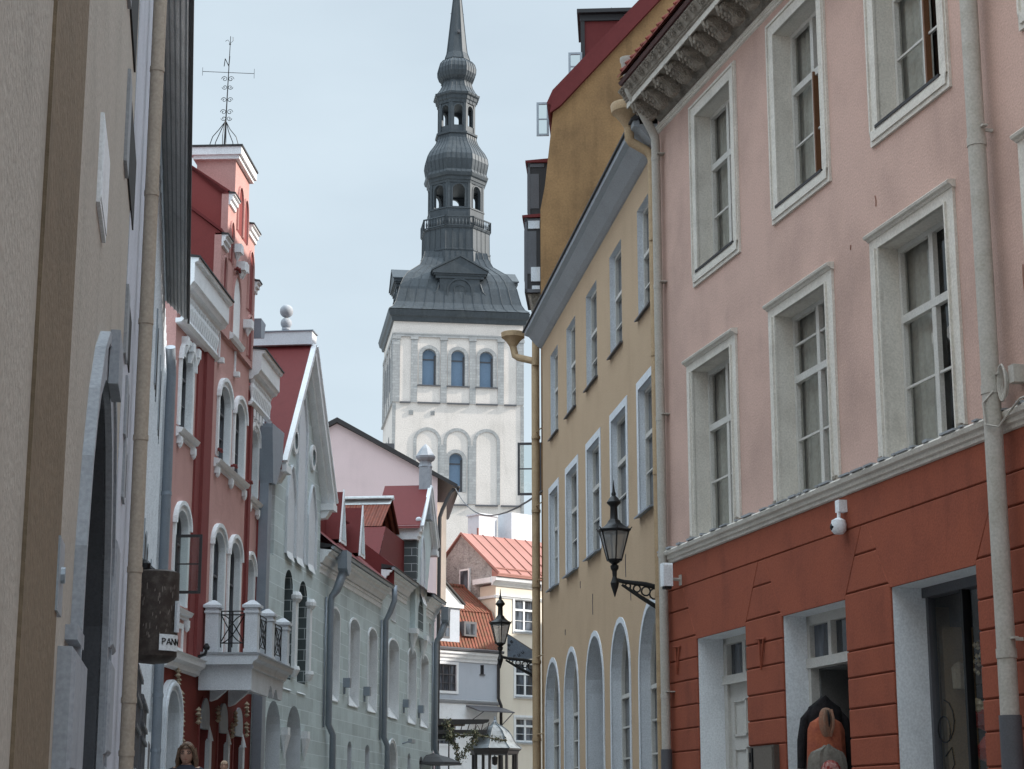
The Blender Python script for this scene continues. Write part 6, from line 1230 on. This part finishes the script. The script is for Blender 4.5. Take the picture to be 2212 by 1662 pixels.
# ================================================================= PEOPLE
def person(label, x, y, zg, height, hair, cloth, skin=(.46, .27, .20), glasses=True, face=0., hairlong=True):
    k = height/1.7; Pn = Frame('person', label, 'person', x, y, face, -1, zg); HS = height-.235*k
    me = bpy.data.meshes.new('body'); V0 = [(0, 0, .95), (0, 0, 1.15), (0, -.01, 1.38), (0, 0, 1.44), (0, .0, 1.50),
        (.09, 0, .90), (.10, .03, .50), (.10, -.02, .08), (.10, .12, .03), (-.09, 0, .90), (-.10, -.02, .50), (-.10, -.06, .08), (-.10, .08, .03),
        (.18, 0, 1.40), (.23, .0, 1.12), (.22, .10, .88), (.22, .13, .80), (-.18, 0, 1.40), (-.23, .0, 1.12), (-.22, .06, .88), (-.22, .08, .80)]
    Ed = [(0, 1), (1, 2), (2, 3), (3, 4), (0, 5), (5, 6), (6, 7), (7, 8), (0, 9), (9, 10), (10, 11), (11, 12), (2, 13), (13, 14), (14, 15), (15, 16), (2, 17), (17, 18), (18, 19), (19, 20)]
    Rd = [.14, .12, .11, .06, .052, .10, .065, .04, .035, .10, .065, .04, .035, .065, .045, .033, .03, .065, .045, .033, .03]
    me.from_pydata([(a*k, -b*k, c*k) for a, b, c in V0], Ed, []); ob = bpy.data.objects.new('tmpb', me); COL.objects.link(ob)
    sk = ob.modifiers.new('s', 'SKIN'); su = ob.modifiers.new('u', 'SUBSURF'); su.levels = 1
    for v, r in zip(me.skin_vertices[0].data, Rd): v.radius = (r*k, r*k*.8)
    me.skin_vertices[0].data[0].use_root = True
    bpy.context.view_layer.update(); nm = bpy.data.meshes.new_from_object(ob.evaluated_get(bpy.context.evaluated_depsgraph_get())); bpy.data.objects.remove(ob)
    # head joined to the same mesh
    bm = bmesh.new(); bm.from_mesh(nm); hb = bmesh.new(); bmesh.ops.create_icosphere(hb, subdivisions=4, radius=1)
    for v in hb.verts:
        c = v.co; z = c.z; f = max(0, -c.y)
        w_ = .078*(1-.22*max(0, -z)**1.5) ; d_ = .098*(1-.12*max(0, -z)); h_ = .122
        X, Y_, Z_ = c.x*w_, c.y*d_, z*h_
        X0 = c.x; 
        if f > .3:
            nose = math.exp(-((X0)/.17)**2-((z+.10)/.30)**2)*.024*(1 if z < .25 else .4); Y_ -= nose
            for ex in (-.38, .38): Y_ += math.exp(-((X0-ex)/.17)**2-((z-.10)/.11)**2)*.012
            Y_ += math.exp(-((X0)/.30)**2-((z+.52)/.035)**2)*.006; Y_ -= math.exp(-((X0)/.28)**2-((z+.60)/.07)**2)*.006; Y_ -= math.exp(-((X0)/.5)**2-((z-.27)/.1)**2)*.005; Y_ -= math.exp(-((X0)/.3)**2-((z+.85)/.15)**2)*.008
        v.co = Vector((X, Y_, Z_))
    for sx in (-1, 1):
        e = bmesh.ops.create_icosphere(hb, subdivisions=2, radius=1)['verts']
        for v in e: v.co = Vector((sx*.08+v.co.x*.012, .01+v.co.y*.02, -.005+v.co.z*.032))
    tm = bpy.data.meshes.new('t'); hb.to_mesh(tm); hb.free(); tm.transform(Matrix.Translation((0, -.01*k, height-.122*k)) @ Matrix.Scale(k, 4)); bm.from_mesh(tm); bm.to_mesh(nm); bm.free()
    sm = mat('skin_'+hair[0], skin, tuple(v*.8 for v in skin), sc=20, stain=.5, bump=0, streak=0, rough=.55); cm = mat(cloth[0], cloth[1], None, sc=5)
    nm.materials.clear(); nm.materials.append(sm); nm.materials.append(cm)
    for p in nm.polygons: p.use_smooth = True; p.material_index = 1 if p.center.z < 1.43*k else 0
    nm.name = 'body'; bo = bpy.data.objects.new('body', nm); COL.objects.link(bo); bo.parent = Pn.e
    zc = zg+height-.122*k
    q = MB(); n = 26; hr = random.Random(2)          # hair cap + locks
    for j in range(13):
        t_ = j/12; ph_ = PI*.5*(1-t_)*1.0
        for i in range(n):
            a = 2*PI*i/n; fr_ = max(0, math.sin(a)); zl_ = math.sin(ph_)
            r_ = (math.cos(ph_)+.02); lim = 1.07+.04*math.sin(a*11+j)
            Z_ = zc+.122*k*(zl_ if fr_ < .35 else max(zl_, .42))*1.08
            q.v.append((.084*k*r_*math.cos(a)*lim, .01*k*0+.104*k*r_*math.sin(a)*lim*(1 if fr_ < .3 else .96)+.01, Z_))
    for j in range(12):
        for i in range(n): q.f.append((j*n+i, j*n+(i+1) % n, (j+1)*n+(i+1) % n, (j+1)*n+i)); q.mi.append(0)
    if hairlong:
        for i in range(46):
            a = PI*.0-.28+(PI+.56)*i/45+PI; a0 = a; x_, w_ = .088*k*math.cos(a0), .10*k*math.sin(a0); L0 = hr.uniform(.15, .22)
            q.tube([(x_, w_, zc+.06*k), (x_*1.12, w_*1.1, zc-.02*k), (x_*1.22+hr.uniform(-.01, .01), w_*1.12, zc-.08*k), (x_*1.15+hr.uniform(-.02, .02), w_*1.1, zc-L0*k)], [.014*k, .018*k, .017*k, .006*k], 5)
        for sx in (-1, 1): q.tube([(sx*.01, .085*k, zc+.10*k), (sx*.05*k, .092*k, zc+.075*k), (sx*.078*k, .07*k, zc+.03*k), (sx*.09*k, .05*k, zc-.03*k), (sx*.095*k, .03*k, zc-.12*k)], [.012*k, .02*k, .02*k, .018*k, .01*k], 6)
    q.build('hair', mat(hair[0], hair[1], hair[2], sc=30, stain=.9, streak=.4, bump=.2, rough=.6), Pn, smooth=True)
    if glasses:
        q = MB(); 
        for sx in (-1, 1): q.tube([(sx*.032*k+.022*k*math.cos(a*PI/7), .103*k, zc+.010*k+.015*k*math.sin(a*PI/7)) for a in range(15)], .0038, 4); q.tube([(sx*.054*k, .1*k, zc+.014*k), (sx*.08*k, .03*k, zc+.014*k)], .002, 4)
        q.tube([(-.01*k, .107*k, zc+.012*k), (.01*k, .107*k, zc+.012*k)], .002, 4); q.build('glasses', 'black', Pn)
    for sx in (-1, 1):
        q = MB(); sphere(q, sx*.031*k, .089*k, zc+.010*k, .006*k, 8); q.build('eye', 'black', Pn)
    q = MB(); q.tube([(-.022*k, .090*k, zc-.062*k), (0, .098*k, zc-.060*k), (.022*k, .090*k, zc-.062*k)], [.002, .005, .002], 5); q.build('lips', mat('lip', (.34, .12, .10)), Pn)
    q = MB()
    for i in range(24):
        a0, a1 = 2*PI*i/24, 2*PI*(i+1)/24; Z0, Z1 = zg+.72*k, zg+1.44*k
        lv = [(.20, .15, .72), (.19, .14, .95), (.17, .12, 1.12), (.19, .13, 1.32), (.13, .10, 1.42), (.07, .07, 1.46)]
        for (r0, d0, z0), (r1, d1, z1) in zip(lv[:-1], lv[1:]): q.quad((r0*k*math.cos(a0), d0*k*math.sin(a0), zg+z0*k), (r0*k*math.cos(a1), d0*k*math.sin(a1), zg+z0*k), (r1*k*math.cos(a1), d1*k*math.sin(a1), zg+z1*k), (r1*k*math.cos(a0), d1*k*math.sin(a0), zg+z1*k))
    q.build('jacket', mat(cloth[0]+'_jacket', cloth[1]), Pn, smooth=True)
    return Pn
person('woman with brown shoulder length hair and glasses facing the camera below the balcony', -3.38, 20., gz(20), 1.625, ('light_brown_hair', (.10, .062, .042), (.24, .155, .10)), ('dark_blue_cloth', (.04, .045, .06)))
person('fair haired passer-by whose head top just shows right of the woman', -5.68, 38., gz(38), 1.56, ('fair_hair', (.42, .29, .2), (.30, .2, .14)), ('tan_cloth', (.25, .2, .15)), glasses=False, hairlong=False)

# ================================================================= every separate piece its own part
def split_pieces(o, margin=.012):
    me = o.data; nv = len(me.vertices); par = list(range(nv))
    def find(i):
        while par[i] != i: par[i] = par[par[i]]; i = par[i]
        return i
    for e in me.edges:
        a, b = find(e.vertices[0]), find(e.vertices[1])
        if a != b: par[a] = b
    isl = {}
    for i, v in enumerate(me.vertices):
        r = find(i); c = v.co
        if r not in isl: isl[r] = [list(c), list(c)]
        b = isl[r]
        for k in range(3): b[0][k] = min(b[0][k], c[k]); b[1][k] = max(b[1][k], c[k])
    gr_ = [[{r}, b[0][:], b[1][:]] for r, b in isl.items()]; ch = True
    while ch:
        ch = False; out_ = []
        for g in gr_:
            for h in out_:
                if all(g[1][k] <= h[2][k]+margin and h[1][k] <= g[2][k]+margin for k in range(3)):
                    h[0] |= g[0]; h[1] = [min(a, b) for a, b in zip(h[1], g[1])]; h[2] = [max(a, b) for a, b in zip(h[2], g[2])]; ch = True; break
            else: out_.append(g)
        gr_ = out_
    if len(gr_) < 2: return
    root = {i: find(i) for i in range(nv)}
    which = {r: k for k, g in enumerate(gr_) for r in g[0]}
    for k in range(len(gr_)):
        idx = [i for i in range(nv) if which[root[i]] == k]; mp_ = {i: j for j, i in enumerate(idx)}
        fs = [p for p in me.polygons if which[root[p.vertices[0]]] == k]
        m2 = bpy.data.meshes.new(me.name); m2.from_pydata([tuple(me.vertices[i].co) for i in idx], [], [[mp_[v] for v in p.vertices] for p in fs])
        for mt in me.materials: m2.materials.append(mt)
        for p, q in zip(m2.polygons, fs): p.material_index = q.material_index; p.use_smooth = q.use_smooth
        if k == 0: keep = m2
        else:
            c = o.copy(); c.data = m2; COL.objects.link(c)
    o.data = keep
SPLIT = {'rusticated_block', 'pilaster', 'wing_wall', 'carved_ornament', 'balcony_bracket', 'cracked_flashing', 'wall_anchor', 'broken_plaster', 'laundry_panel', 'carved_cove', 'corbel', 'cover_strip',
         'plaster_crack', 'wall_hook', 'quoins', 'oculus', 'gable_kneeler', 'gable_shoulder', 'shoulder_roof', 'door_surround', 'back_wall', 'side_band', 'spire_hatch', 'cheek_cornice', 'eye', 'perforation', 'soffit_batten', 'downpipe', 'chimney', 'dried_flowers', 'shop_goods', 'display_back_panel'}
for o in list(bpy.data.objects):
    if o.type == 'MESH' and o.name.split('.')[0] in SPLIT: split_pieces(o)
